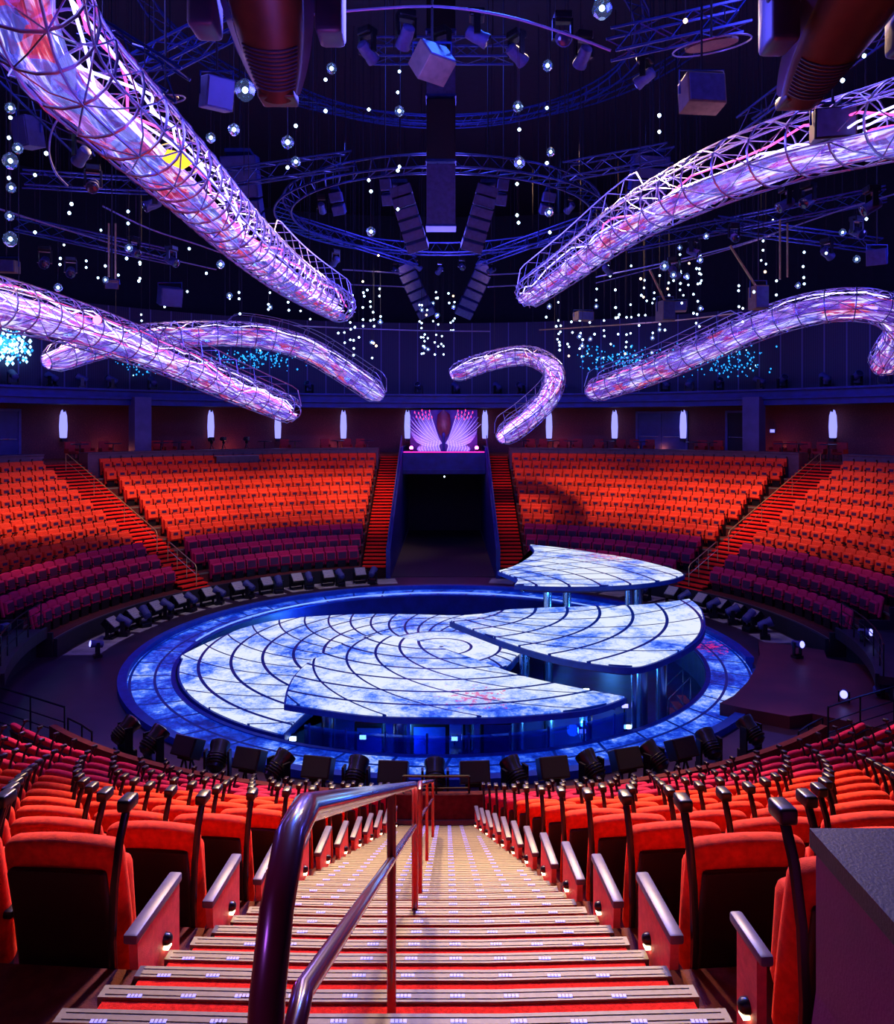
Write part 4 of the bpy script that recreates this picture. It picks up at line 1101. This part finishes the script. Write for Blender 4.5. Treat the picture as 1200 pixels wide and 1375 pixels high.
# long thin pipes
def thin(label,pts,r=.022,m='thin'):
    W=[tuple(at(*p)) for p in pts]; S=[Vector(q) for q in spline(W,8)]; o=S[0]; e=empty('rigging_pipe',o); tag(e,label,'pipe')
    g=MB(); g.tube([q-o for q in S],r,6); g.build('pipe',M[m],e,True)
    for i in (len(S)//4,3*len(S)//4):
        c=S[i]-o; g=MB(); g.tube([c,c+Vector((0,0,23-S[i].z))],.006,4); g.build('suspension_wire',M['cable'],e)
thin('thin violet pipe arching across the very top of the view',[(418,20,12),(500,12,12),(590,9,12),(680,22,12),(764,47,12),(820,68,12)],.022)
thin('thin violet pipe descending from the left edge across the bulbs',[(-60,265,20),(0,281,21),(100,312,24),(200,341,27),(290,362,30)],.025)
thin('thin violet pipe descending under the top left tube',[(138,277,22),(200,307,24),(270,330,27),(330,352,30)],.025)
thin('thin pale pipe crossing behind the hanging cluster lights',[(395,437,34),(480,441,36),(570,444,37),(658,445,38)],.03)
thin('thin warm pipe crossing the bulbs right of the centre',[(724,443,36),(800,438,34),(900,431,32),(985,421,30)],.03,'goldpipe')
thin('thin violet pipe rising to the right above the right bulbs',[(800,372,30),(900,351,28),(1000,326,26),(1120,285,24),(1220,255,23)],.025)
thin('thin violet pipe crossing the right bulbs, lower one',[(800,380,34),(880,360,33),(960,340,31),(1040,315,29)],.022)
thin('short violet pipe left of the central cluster, upper one',[(460,362,32),(540,367,34)],.03)
thin('short violet pipe left of the central cluster, lower one',[(466,382,34),(543,385,36)],.03)
thin('short violet pipe right of the central cluster, upper one',[(655,369,34),(700,367,33)],.03)
thin('short violet pipe right of the central cluster, lower one',[(655,385,36),(694,383,34)],.03)
thin('large violet open hoop hanging left of the big tube',[(84,150,14),(70,175,14),(66,205,14),(75,232,14),(91,250,14)],.02)
thin('slanting brass arm hung over the right bulbs, long one',[(980,330,24),(1018,390,24)],.04,'goldpipe')
thin('slanting brass arm hung over the right bulbs, short one',[(872,362,28),(893,405,28)],.04,'goldpipe')
thin('upright brass pipe at the right among the bulbs, left one',[(1047,295,24),(1047,375,24)],.03,'goldpipe')
thin('upright brass pipe at the right among the bulbs, right one',[(1057,300,24),(1057,372,24)],.03,'goldpipe')
thin('upright brass pipe at the left among the bulbs, left one',[(146,300,22),(146,372,22)],.025,'goldpipe')
thin('upright brass pipe at the left among the bulbs, right one',[(155,300,22),(155,375,22)],.025,'goldpipe')
# central mast
p=at(592,0,21.5); q=empty('central_mast',(p.x,p.y,13.0)); tag(q,'tall black segmented mast hanging over the stage centre','mast')
for i in range(4):
    g=MB(); g.rbox((0,0,.85+i*1.75),(.78,.6,1.66),.03,1,1); s_=g.build('mast_segment',M['speaker'] if i%2==0 else M['grille'],q)
    g=MB(); g.box((0,0,.01+i*1.75),(.82,.64,.06)); g.build('seam_band',M['truss'],s_)
g=MB(); g.tube([(0,0,7),(0,0,10.5)],.04,6); g.build('suspension_pole',M['cable'],q)
# line arrays
def array(label,px0,px1,y0,y1,d,n,w,m,tilt=0):
    p=at(px0,y0,d); e=empty('line_array',p); tag(e,label,'speaker')
    a=Vector((0,0,0)); b=at(px1,y1,d-.0)-p
    for i in range(n):
        t=(i+.5)/n; c=Vector((b.x*t**1.15,b.y*t+.5*t*t,b.z*t)); h=abs(b.z)/n*.93
        rt=Matrix.Rotation(rad(8+22*t),3,'X')@Matrix.Rotation(-math.atan2(b.x,abs(b.z)),3,'Y')
        g=MB(); g.rbox((0,0,0),(w,.5,h),.02,1,1); g.v=[tuple(rt@Vector(v)+c) for v in g.v]; s_=g.build('speaker_cabinet',M[m],e)
        g=MB(); g.box((0,-.26,0),(w*.9,.02,h*.85)); g.v=[tuple(rt@Vector(v)+c) for v in g.v]; g.build('grille',M['speaker'] ,s_)
    g=MB(); g.box((0,0,.08),(w*.7,.6,.1)); g.build('fly_frame',M['truss'],e)
    g=MB(); g.tube([(0,0,.1),(0,0,23.2-p.z)],.02,4); g.build('suspension_cable',M['cable'],e)
array('curved column of grey speakers left of the central mast',537,562,250,332,24,6,.66,'speaker')
array('curved column of grey speakers right of the central mast',655,632,250,332,24,6,.66,'speaker')
array('dim dark speaker column left behind the big left tube',322,326,210,300,22,5,1.0,'navy')
array('dim dark speaker column right behind the big right tube',873,868,210,285,22,5,1.0,'navy')
array('slim dark speaker column outside the left grey one',517,520,240,272,25,2,.34,'speaker')
array('slim dark speaker column outside the right grey one',676,672,240,272,25,2,.34,'speaker')
array('small speaker column at the left of the circular truss',450,455,258,285,26,2,.4,'speaker')
array('small speaker column at the right of the circular truss',738,733,258,285,26,2,.4,'speaker')
for (px,py,d,lab,sg) in ((565,395,40,'leaning dark speaker column left of the central cluster',1),(630,395,40,'leaning dark speaker column right of the central cluster',-1)):
    array(lab,px-22*sg,px+10*sg,py-40,py+28,d,6,.9,'navy')
def hbox(label,px,py,d,size,rx,rz,m='speaker',ry=0):
    p=at(px,py,d); e=empty('hanging_speaker',p); tag(e,label,'speaker')
    rt=Matrix.Rotation(rz,3,'Z')@Matrix.Rotation(rx,3,'X')@Matrix.Rotation(ry,3,'Y')
    g=MB(); g.rbox((0,0,0),size,.015,1,1); g.v=[tuple(rt@Vector(v)) for v in g.v]; b=g.build('cabinet',M[m],e)
    g=MB(); g.box((0,-size[1]/2-.012,0),(size[0]*.9,.02,size[2]*.88)); g.v=[tuple(rt@Vector(v)) for v in g.v]; g.build('grille',M['speaker'] if m!='speaker' else M['navyl'],b)
    g=MB(); s=size[0]/2+.04; g.tube([(-s,0,0),(-s,0,size[2]*.75),(s,0,size[2]*.75),(s,0,0)],.02,5); g.build('yoke',M['truss'],e)
    g=MB(); g.tube([(0,0,size[2]*.75),(0,0,23.3-p.z)],.02,5); g.build('suspension_pole',M['cable'],e)
hbox('tan topped cube speaker hanging high in the centre',580,85,12,(.5,.42,.42),rad(-38),rad(38),'tan')
hbox('dark violet speaker hanging left under the hull pod',291,126,12,(.42,.36,.46),rad(15),rad(35))
hbox('boxy tan and violet speaker hanging right of centre at the top',942,126,12.5,(.62,.4,.5),rad(-8),rad(6),'tan')
hbox('dim speaker hanging at the far left among the bulbs',38,178,16,(.42,.4,.6),rad(10),rad(-25))
hbox('dark speaker fixed on the big right tube',1118,168,11.2,(.55,.4,.42),rad(8),rad(-14),'black')
hbox('small tan speaker at the left frame edge',8,358,18,(.5,.4,.28),rad(5),rad(10),'tan')
hbox('tan spotlight box on the warm pipe at the right, left one',783,425,32,(.7,.5,.35),0,.3,'tan')
hbox('tan spotlight box under the short brass arm',893,418,28,(.5,.5,.7),0,.3,'tan')
hbox('tan box right of the short brass arm fixture',908,412,29,(.7,.5,.35),0,-.2,'tan')
hbox('brass coloured lamp box under the long brass arm',1018,400,24,(.42,.5,.7),0,.1,'tan')
hbox('dim dark lamp left of the arched tube top',228,398,26,(.7,.5,.6),.3,.6)
hbox('bright violet lamp box at the right edge above the right tube',1177,345,22,(.5,.45,.45),.2,-.6,'navyl')
hbox('small warm lamp box at the left over the crossing tube',150,382,22,(.35,.5,.18),.3,.4,'tan')
# hull shaped pods at the top
def pod(label,tip,base,w,flip):
    tip=at(*tip); base=at(*base); o=base; e=empty('hull_pod',o); tag(e,label,'light housing')
    t=(tip-base); L=t.length; t.normalize(); side=Vector((1,0,0)); side=(side-t*side.dot(t)).normalized(); nrm=t.cross(side)   # nrm
    if nrm.y>0: nrm=-nrm
    def P(u,a,k=1.0,off=0):
        # u along 0..1, a across -1..1 ; boat section bulging toward the stairs
        ww=w*(1-.10*u-.42*u**3)*k
        return t*(L*u)+side*(ww*.5*math.sin(a*PI/2))+nrm*(w*.34*(1-.4*u)*math.cos(a*PI/2)*k+off)
    vs=[];fs=[];nu,nv=16,12
    for i in range(nu+1):
        for j in range(nv+1): vs.append(P(i/nu,-1+2*j/nv))
    for i in range(nu):
        for j in range(nv): a=i*(nv+1)+j; fs.append((a,a+1,a+nv+2,a+nv+1))
    k=len(vs)
    for i in range(nu+1): vs.append(t*(L*i/nu)-nrm*(w*.22))
    for i in range(nu): fs.append((i*(nv+1),(i+1)*(nv+1),k+i+1,k+i)); fs.append((i*(nv+1)+nv,k+i,k+i+1,(i+1)*(nv+1)+nv))
    fs.append(tuple(nu*(nv+1)+j for j in range(nv+1))+(k+nu,))
    g=MB(); g.add(vs,fs); g.build('hull',M['pod'],e,True)
    for q in (-1,1):
        vs=[];fs=[]
        for i in range(nu+1):
            u=i/nu
            for a,k2 in ((q*.86,1.04),(q*1.0,1.12),(q*1.0,1.28),(q*.80,1.10)): vs.append(P(u,a,k2*(1-.05*u))-nrm*(.0 if k2<1.1 else w*.06))
        for i in range(nu):
            for j in range(4): fs.append((i*4+j,i*4+(j+1)%4,(i+1)*4+(j+1)%4,(i+1)*4+j))
        fs+= [(3,2,1,0),(nu*4,nu*4+1,nu*4+2,nu*4+3)]
        g=MB(); g.add(vs,fs); tag(g.build('side_rib',M['podb'],e,True),'slate blue edge rib')
    for i in range(11):
        u=.60+.028*i; g=MB(); g.tube([P(u+.02*math.cos(b*PI/2),b,1.015) for b in [-.62+1.24*j/10 for j in range(11)]],.010,5); g.build('vent_slat',M['podb'],e,True)
    g=MB(); c=t*(L*1.0); g.rbox((0,0,0),(w*.5,w*.4,w*.16),.03,2,1); g.v=[tuple(Vector(v)+c-nrm*w*.02+nrm*w*.05) for v in g.v]; tag(g.build('nose_cap',M['pod'],e,True,True),'rust brown nose')
    g=MB(); g.rbox((0,0,0),(w*2.0,w*.5,w*.22),.04,2,1); g.v=[tuple(Vector(v)+t*(L*.22)-nrm*w*.12) for v in g.v]; g.build('cross_bracket',M['podb'],e,True,True)
    for q in (-1,1):
        g=MB(); g.rbox((0,0,0),(w*.34,w*.5,w*1.1),.05,2,1); g.v=[tuple(Vector(v)+t*(L*.38)+side*(q*w*.78)-nrm*w*.2) for v in g.v]; g.build('side_box',M['podb'],e,True,True)
    g=MB(); g.tube([-nrm*.2,Vector((0,0,23.3-o.z))],.06,6); g.build('suspension_pole',M['cable'],e)
pod('huge brown hull shaped light housing hanging at the top left of centre',(374,128,7.6),(345,-90,6.4),.70,1)
pod('huge brown hull shaped light housing hanging at the top right corner',(1072,132,7.6),(1185,-60,6.2),.72,-1)
# flat discs / round gobos at the top
for px,py,d,lab,mm in ((955,60,13,'round red flower disc in a violet hoop hung at the top right','redwall'),(222,132,13,'dim red disc hung beside the big left tube','redwall')):
    p=at(px,py,d); e=empty('hanging_disc',p); tag(e,lab,'disc'); rt=Matrix.Rotation(rad(12),3,'X')@Matrix.Rotation(rad(-8),3,'Y')
    k=1 if px>500 else .5
    g=MB(); g.lathe([(.42*k,-.02),(.42*k,.02)],24,rot=rt); g.build('disc',M[mm],e)
    g=MB(); g.tube([rt@Vector((.62*k*math.cos(q*PI/16),.62*k*math.sin(q*PI/16),-.02)) for q in range(32)],.014,5,closed=True); g.build('hoop',M['thin'],e,True)
    g=MB(); g.tube([(0,0,0),(0,0,23-p.z)],.02,5); g.build('suspension_pole',M['cable'],e)
# hanging moving lights under the roof
for i,(px,py,d) in enumerate(((545,15,13),(640,15,13),(755,18,13),(493,38,14),(693,42,14),(783,44,14),(593,38,14),(866,75,15),(432,262,26),(765,262,26),(110,180,15),(125,222,16),(205,250,18),(1170,250,16),(1085,245,18),(1055,250,18),(905,345,22),(815,345,26),(735,335,28),(450,335,28),(60,330,20),(95,345,22),(230,330,22),(180,318,22),(1110,320,22),(1150,290,20),(985,300,24),(930,320,24),(530,350,34),(560,345,34),(620,345,34),(660,350,34),(590,350,34))):
    p=at(px,py,d); o=copy_tree(m0); o.location=p; o.rotation_euler=(PI,0,R.uniform(0,6)); o.scale=(.75,.75,.75)
    loc='high' if py<120 else ('low' if py>300 else 'midway up'); 
    zone='left' if px<430 else ('centre' if px<770 else 'right')
    tag(o,'dark moving head hanging %s in the rig, %s from the left among those hung upside down'%(loc,'X'),'stage light','moving heads hung in the rig')
    o['_px']=px
hang=[o for o in COL.objects if '_px' in o.keys()]
hang.sort(key=lambda o:(o['_px']))
for i,o in enumerate(hang):
    o['label']='dark moving head hanging upside down in the rig, %s such from the left'%(ORD[i+1] if i+1<len(ORD) else 'last'); del o['_px']
# fixtures on the gallery ledge
fl=0
for px in (18,70,110,150,205,252,298,415,562,612,668,700,755,812,842,893,925,965,1020,1050,1108,1150,1185):
    p,d=circ(px,26.2); fl+=1
    o=copy_tree(m0); o.location=(p.x,p.y,9.6); o.rotation_euler=(0,0,R.uniform(0,6)); o.scale=(1.25,1.25,1.1)
    tag(o,'small spotlight standing on the gallery ledge, %s from the left'%ORD[fl],'stage light','spotlights on the gallery ledge')

# ------------------------------------------------------------------ hanging bulbs
def mk_bulb(r,cr,warm=False):
    e=empty('hanging_bulb')
    g=MB(); g.lathe([(r*.3,-r),(r*.85,-r*.5),(r,0),(r*.85,r*.5),(r*.3,r)],8); g.build('bulb',M['bulbwarm'] if warm else M['bulb'],e,True)
    if cr:
        g=MB(); vs=[]
        g.lathe([(cr*.35,-cr),(cr*.85,-cr*.55),(cr,0),(cr*.8,cr*.6),(cr*.3,cr)],7); tag(g.build('crystal_globe',M['crystal'],e),'faceted clear globe')
    return e
cab=MB(); cab.tube([(0,0,0),(0,0,1)],.004,4); cabmesh=cab.mesh('cable',M['cable'])
PB={'s':mk_bulb(.036,0),'m':mk_bulb(.034,.09),'l':mk_bulb(.036,.12),'w':mk_bulb(.04,0,True)}
for k in PB: reg(PB[k]); first['bulb'+k]=True
def bulb(px,py,d,kind,label,group,sc_=1.0):
    pr=PB[kind]; o=pr if first['bulb'+kind] else copy_tree(pr); first['bulb'+kind]=False
    p=at(px,py,d); o.location=p; tag(o,label,'hanging light',group)
    if sc_!=1.0: o.scale=(sc_,)*3
    c=bpy.data.objects.new('cable',cabmesh); COL.objects.link(c); c.parent=o; c.location=(0,0,.04); c.scale=(1,1,(23.4-p.z)/sc_)
# measured larger ones
BIG=[(14,145,13,'m'),(14,158,15,'s'),(61,141,14,'s'),(12,185,15,'s'),(24,199,13,'m'),(62,206,14,'s'),(14,216,12,'l'),(12,239,15,'s'),(15,252,14,'m'),(47,235,17,'s'),(329,121,9,'l'),(314,174,12,'m'),(283,185,14,'m'),(437,33,14,'m'),(445,15,13,'m'),(445,92,13,'m'),(437,107,16,'s'),(437,149,15,'s'),(397,169,15,'s'),(386,191,11,'m'),(397,217,14,'m'),(386,225,16,'s'),(536,96,18,'s'),(534,124,18,'s'),(536,149,14,'m'),(495,147,17,'s'),(735,88,13,'m'),(695,143,13,'m'),(734,145,17,'s'),(697,174,16,'s'),(739,204,16,'m'),(734,219,16,'s'),(697,218,12,'m'),(694,247,17,'s'),(737,285,16,'m'),(738,312,18,'s'),(694,289,18,'s'),(696,299,18,'s'),(536,224,17,'s'),(534,229,16,'s'),(495,242,18,'s'),(498,257,17,'s'),(498,311,15,'m'),(534,281,18,'s'),(885,155,15,'s'),(885,177,17,'s'),(808,11,9,'l'),(920,28,13,'w'),(1131,108,13,'s'),(1160,75,14,'s'),(1162,210,15,'s'),(13,290,15,'m'),(14,321,13,'l'),(96,274,16,'s'),(93,286,17,'s'),(47,312,18,'s'),(172,284,19,'s'),(172,300,19,'s'),(173,333,17,'m'),(170,347,19,'s'),(277,367,22,'s'),(296,355,17,'m'),(308,441-44,22,'m'),(78,386,17,'m'),(254,334,21,'s'),(487,378,28,'w'),(508,343,30,'w'),(1161,177,15,'s'),(1163,294,19,'s'),(1131,312,20,'m'),(1109,340,21,'s'),(1012,392,20,'s'),(904,369,20,'m'),(948,317,22,'m'),(940,349,22,'m'),(892,357,19,'l'),(922,371,22,'m'),(1027,365,23,'w'),(1150,348,19,'m')]
zn={'s':'small star bright','m':'crystal globed','l':'large crystal globed','w':'warm toned'}
seen={}
BIG.sort()
def where(px,py):
    h='top' if py<90 else ('upper' if py<200 else ('middle' if py<300 else 'lower'))
    if px<130: v='far left by the left tube'
    elif px<430: v='between left tube and mast'
    elif px<560: v='left of the central mast'
    elif px<780: v='right of the central mast'
    elif px<960: v='by the big right tube'
    else: v='far right'
    return h,v
for (px,py,d,k) in BIG:
    h,v=where(px,py); key=(k,h,v); seen[key]=seen.get(key,0)+1; n=seen[key]
    lab='%s bulb in the %s air, %s%s'%(zn[k],h,v,'' if n==1 else ', %s rightward'%ORD[n])
    bulb(px,py,d,k,lab,'hanging bulbs')
CL=[('in the tight cluster over the tunnel mouth',[(562,612,372,482,46)],36,41),
    ('in the strings between the two left tube ends',[(447,512,372,482,34)],31,36),
    ('in the strings under the big left tube',[(330,445,355,432,18)],27,33),
    ('in the strings above the arched left tube',[(190,330,380,436,8)],28,32),
    ('in the field left of the right tube rail',[(730,800,392,478,26)],31,37),
    ('in the field right of the centre under the big tube',[(800,905,335,476,50)],28,36),
    ('in the field between the brass arms at the right',[(905,1000,315,440,34)],25,32),
    ('at the right edge above the right tube',[(1000,1130,290,400,14)],23,29),
    ('at the left edge above the crossing tube',[(60,200,300,392,14)],20,27)]
for desc,regs,d0,d1 in CL:
    lab='small hanging bulb '+desc
    for (x0,x1,y0,y1,n) in regs:
        k=0
        while k<n:
            x=R.uniform(x0,x1); d=R.uniform(d0,d1); m=R.choice((1,2,2,3,4)) 
            y=R.triangular(y0,y1,y0+.6*(y1-y0))
            for q in range(m):
                if k>=n or y>y1: break
                t=R.random(); bulb(x+R.uniform(-1,1),y,d,'w' if t<.06 else ('m' if t<.13 else 's'),lab if 1 else '', 'hanging bulbs '+desc,1.0 if d<30 else 1.25); k+=1
                y+=R.uniform(6,26)
# teal star lights in front of the scrim
star=glow('teal star light',(.02,.32,.9),2.0); star2=glow('pale star light',(.30,.62,1),3.5)
for lab,regs in (('swarm of tiny teal star lights before the left scrim',[(255,425,466,500,150),(150,215,476,505,40)]),('swarm of tiny teal star lights before the right scrim',[(765,900,462,503,170),(890,1045,455,512,170)]),('dense bright blue star lights at the left frame edge',[(-20,48,432,494,190)])):
    g=MB()
    for (x0,x1,y0,y1,n) in regs:
        for i in range(n):
            x=R.triangular(x0,x1,(x0+x1)/2); y=R.triangular(y0,y1,(y0+y1)/2); p,d=circ(x,27.15); p=at(x,y,d)
            s=R.uniform(.025,.07)*(1.8 if x1<60 else 1)
            g.add([p+Vector(v)*s for v in ((1,0,0),(0,1,0),(-1,0,0),(0,-1,0),(0,0,1.2),(0,0,-1.2))],[(0,1,4),(1,2,4),(2,3,4),(3,0,4),(1,0,5),(2,1,5),(3,2,5),(0,3,5)],1 if (x1<60 and R.random()<.6) or R.random()<.06 else 0)
    tag(g.build('star_lights',[star,star2]),lab,'star lights',kind='stuff')

# ------------------------------------------------------------------ lights
def spot(loc,tgt,col,power,ang,blend=.6,size=.3):
    l=bpy.data.lights.new('spot','SPOT'); l.color=col; l.energy=power; l.spot_size=rad(ang); l.spot_blend=blend; l.shadow_soft_size=size
    o=bpy.data.objects.new('spot_lamp',l); COL.objects.link(o); o.location=loc
    o.rotation_euler=(Vector(tgt)-Vector(loc)).to_track_quat('-Z','Y').to_euler(); return o
def point(loc,col,power,size=.5):
    l=bpy.data.lights.new('point','POINT'); l.color=col; l.energy=power; l.shadow_soft_size=size
    o=bpy.data.objects.new('point_lamp',l); COL.objects.link(o); o.location=loc; return o
warm=(1,.60,.31)
for a in (102,114,127,138):
    spot(pol(9.5,rad(a),20),pol(18.9,rad(a),3.4),warm,11000,25,1)
    spot(pol(9.5,PI-rad(a),20),pol(18.9,PI-rad(a),3.4),warm,11000 if a>110 else 3600,25,1)
for a in (105,135): spot(pol(9.5,rad(a),20),pol(20.5,rad(a),4.4),(1,.36,.22),2600,40,.9); spot(pol(9.5,PI-rad(a),20),pol(20.5,PI-rad(a),4.4),(1,.36,.22),2600,40,.9)
for a in (150,170):
    spot(pol(9.5,rad(a),20),pol(18.8,rad(a),3.6),warm,12500,32,.95)
    spot(pol(9.5,PI-rad(a),20),pol(18.8,PI-rad(a),3.6),warm,12500 if a<160 else 5500,32,.95)
for x,y,tx in ((-3,-7,-5.5),(3.4,-7,5.5)):
    spot((x,y,17),(tx,-18.0,3.2),warm,24000,64,.9,.25)
spot((2.2,-9,17),(0,-22.0,3.5),(1,.70,.46),7500,30,.5,.15)
spot((-1.5,-10,17.5),(0,-18.0,2.5),(1,.68,.42),3600,30,.6,.15)
# violet / blue wash
point((0,0,13),(.14,.12,1),1500,1.5)
for a in range(30,360,60): point(pol(17,rad(a),12.5),(.10,.09,1),950,1.0)
point((0,-2,19.5),(.06,.08,1),900,1)
point((-6,-14,15),(.14,.12,1),420,.6); point((6,-14,15),(.14,.12,1),420,.6)
for x in (-2.08,2.08): point((x,fr-.8,6.3),(1,.06,.8),45,.1)
point((0,fr-1.5,7.6),(.5,.2,1),60,.3)
for a in (30,45,60,74,106,120,135,150,165): point(pol(27.5,rad(a),zc+.35),(1,.22,.15),22,.15)  # red points added low to light the base of the concourse wall
for a in (62,80,100,118): spot(pol(9,rad(a),20),pol(26,rad(a),9.3),(.06,.10,1),3800,40,.9)
for a in (150,30,170,10): spot(pol(9,rad(a),20),pol(26,rad(a),9.3),(.06,.10,1),3500,44,.9)
point((-5.5,5.2,-.2),(.05,.3,1),160,.2); point((6.6,4.0,-.2),(.05,.3,1),120,.2); point((-1,-7.2,-.2),(.05,.3,1),90,.15); point((3.4,-6.8,-.1),(.05,.3,1),90,.15); point((0,-4,.2),(.04,.2,1),90,.2); point((-2,-4.5,-.1),(.04,.2,1),70,.2); point((4.2,-4,.4),(.04,.25,1),120,.2); point((4.2,4,1.0),(.04,.25,1),90,.2)
point((-9,-9.5,4),(.4,.1,1),90,.3); point((12.5,-6,3),(.05,.1,1),60,.3)
for s in (-1,1): spot((s*8,-4,17),(s*11,-2.5,0),(.55,.15,1),900,40,.8)
point((-.9,-D+.2,7.9),(.5,.12,1),20,.15); point((-1,-20.5,8.6),(.2,.12,1),110,.4)  # fill points added: one lifts lectern and seat backs, one the pods
spot((1.5,-13,17),(0,-23.5,5),(.04,.14,1),9000,34,.8,1.0)  # blue spot added to tint the handrail and arm caps
for x_ in (-1,1): spot((x_*2,-5,13.8),(x_*7,-13,1.0),(1,.50,.36),8000,58,.9,.25)
for a in (112,135,158): spot(pol(6,rad(a),15),pol(12,rad(a),.2),(1,.78,.6),1700,40,.9); spot(pol(6,PI-rad(a),15),pol(12,PI-rad(a),.2),(1,.7,.5),1000,34,.9)
w=bpy.data.worlds.new('night'); sc.world=w; w.use_nodes=True
w.node_tree.nodes['Background'].inputs[0].default_value=(.02,.015,.12,1); w.node_tree.nodes['Background'].inputs[1].default_value=.25

# ------------------------------------------------------------------ camera
cam=bpy.data.cameras.new('camera'); co=bpy.data.objects.new('camera',cam); COL.objects.link(co)
co.location=(CX,-D,H); co.rotation_euler=(PI/2,0,0)
cam.sensor_fit='HORIZONTAL'; cam.sensor_width=36; cam.lens=F/1200*36; cam.shift_y=-(687.5-YH)/1200; cam.clip_start=.05; cam.clip_end=200
sc.camera=co
vs=sc.view_settings; vs.view_transform='Standard'; vs.look='None'; vs.gamma=1; vs.use_curve_mapping=False; vs.exposure=0
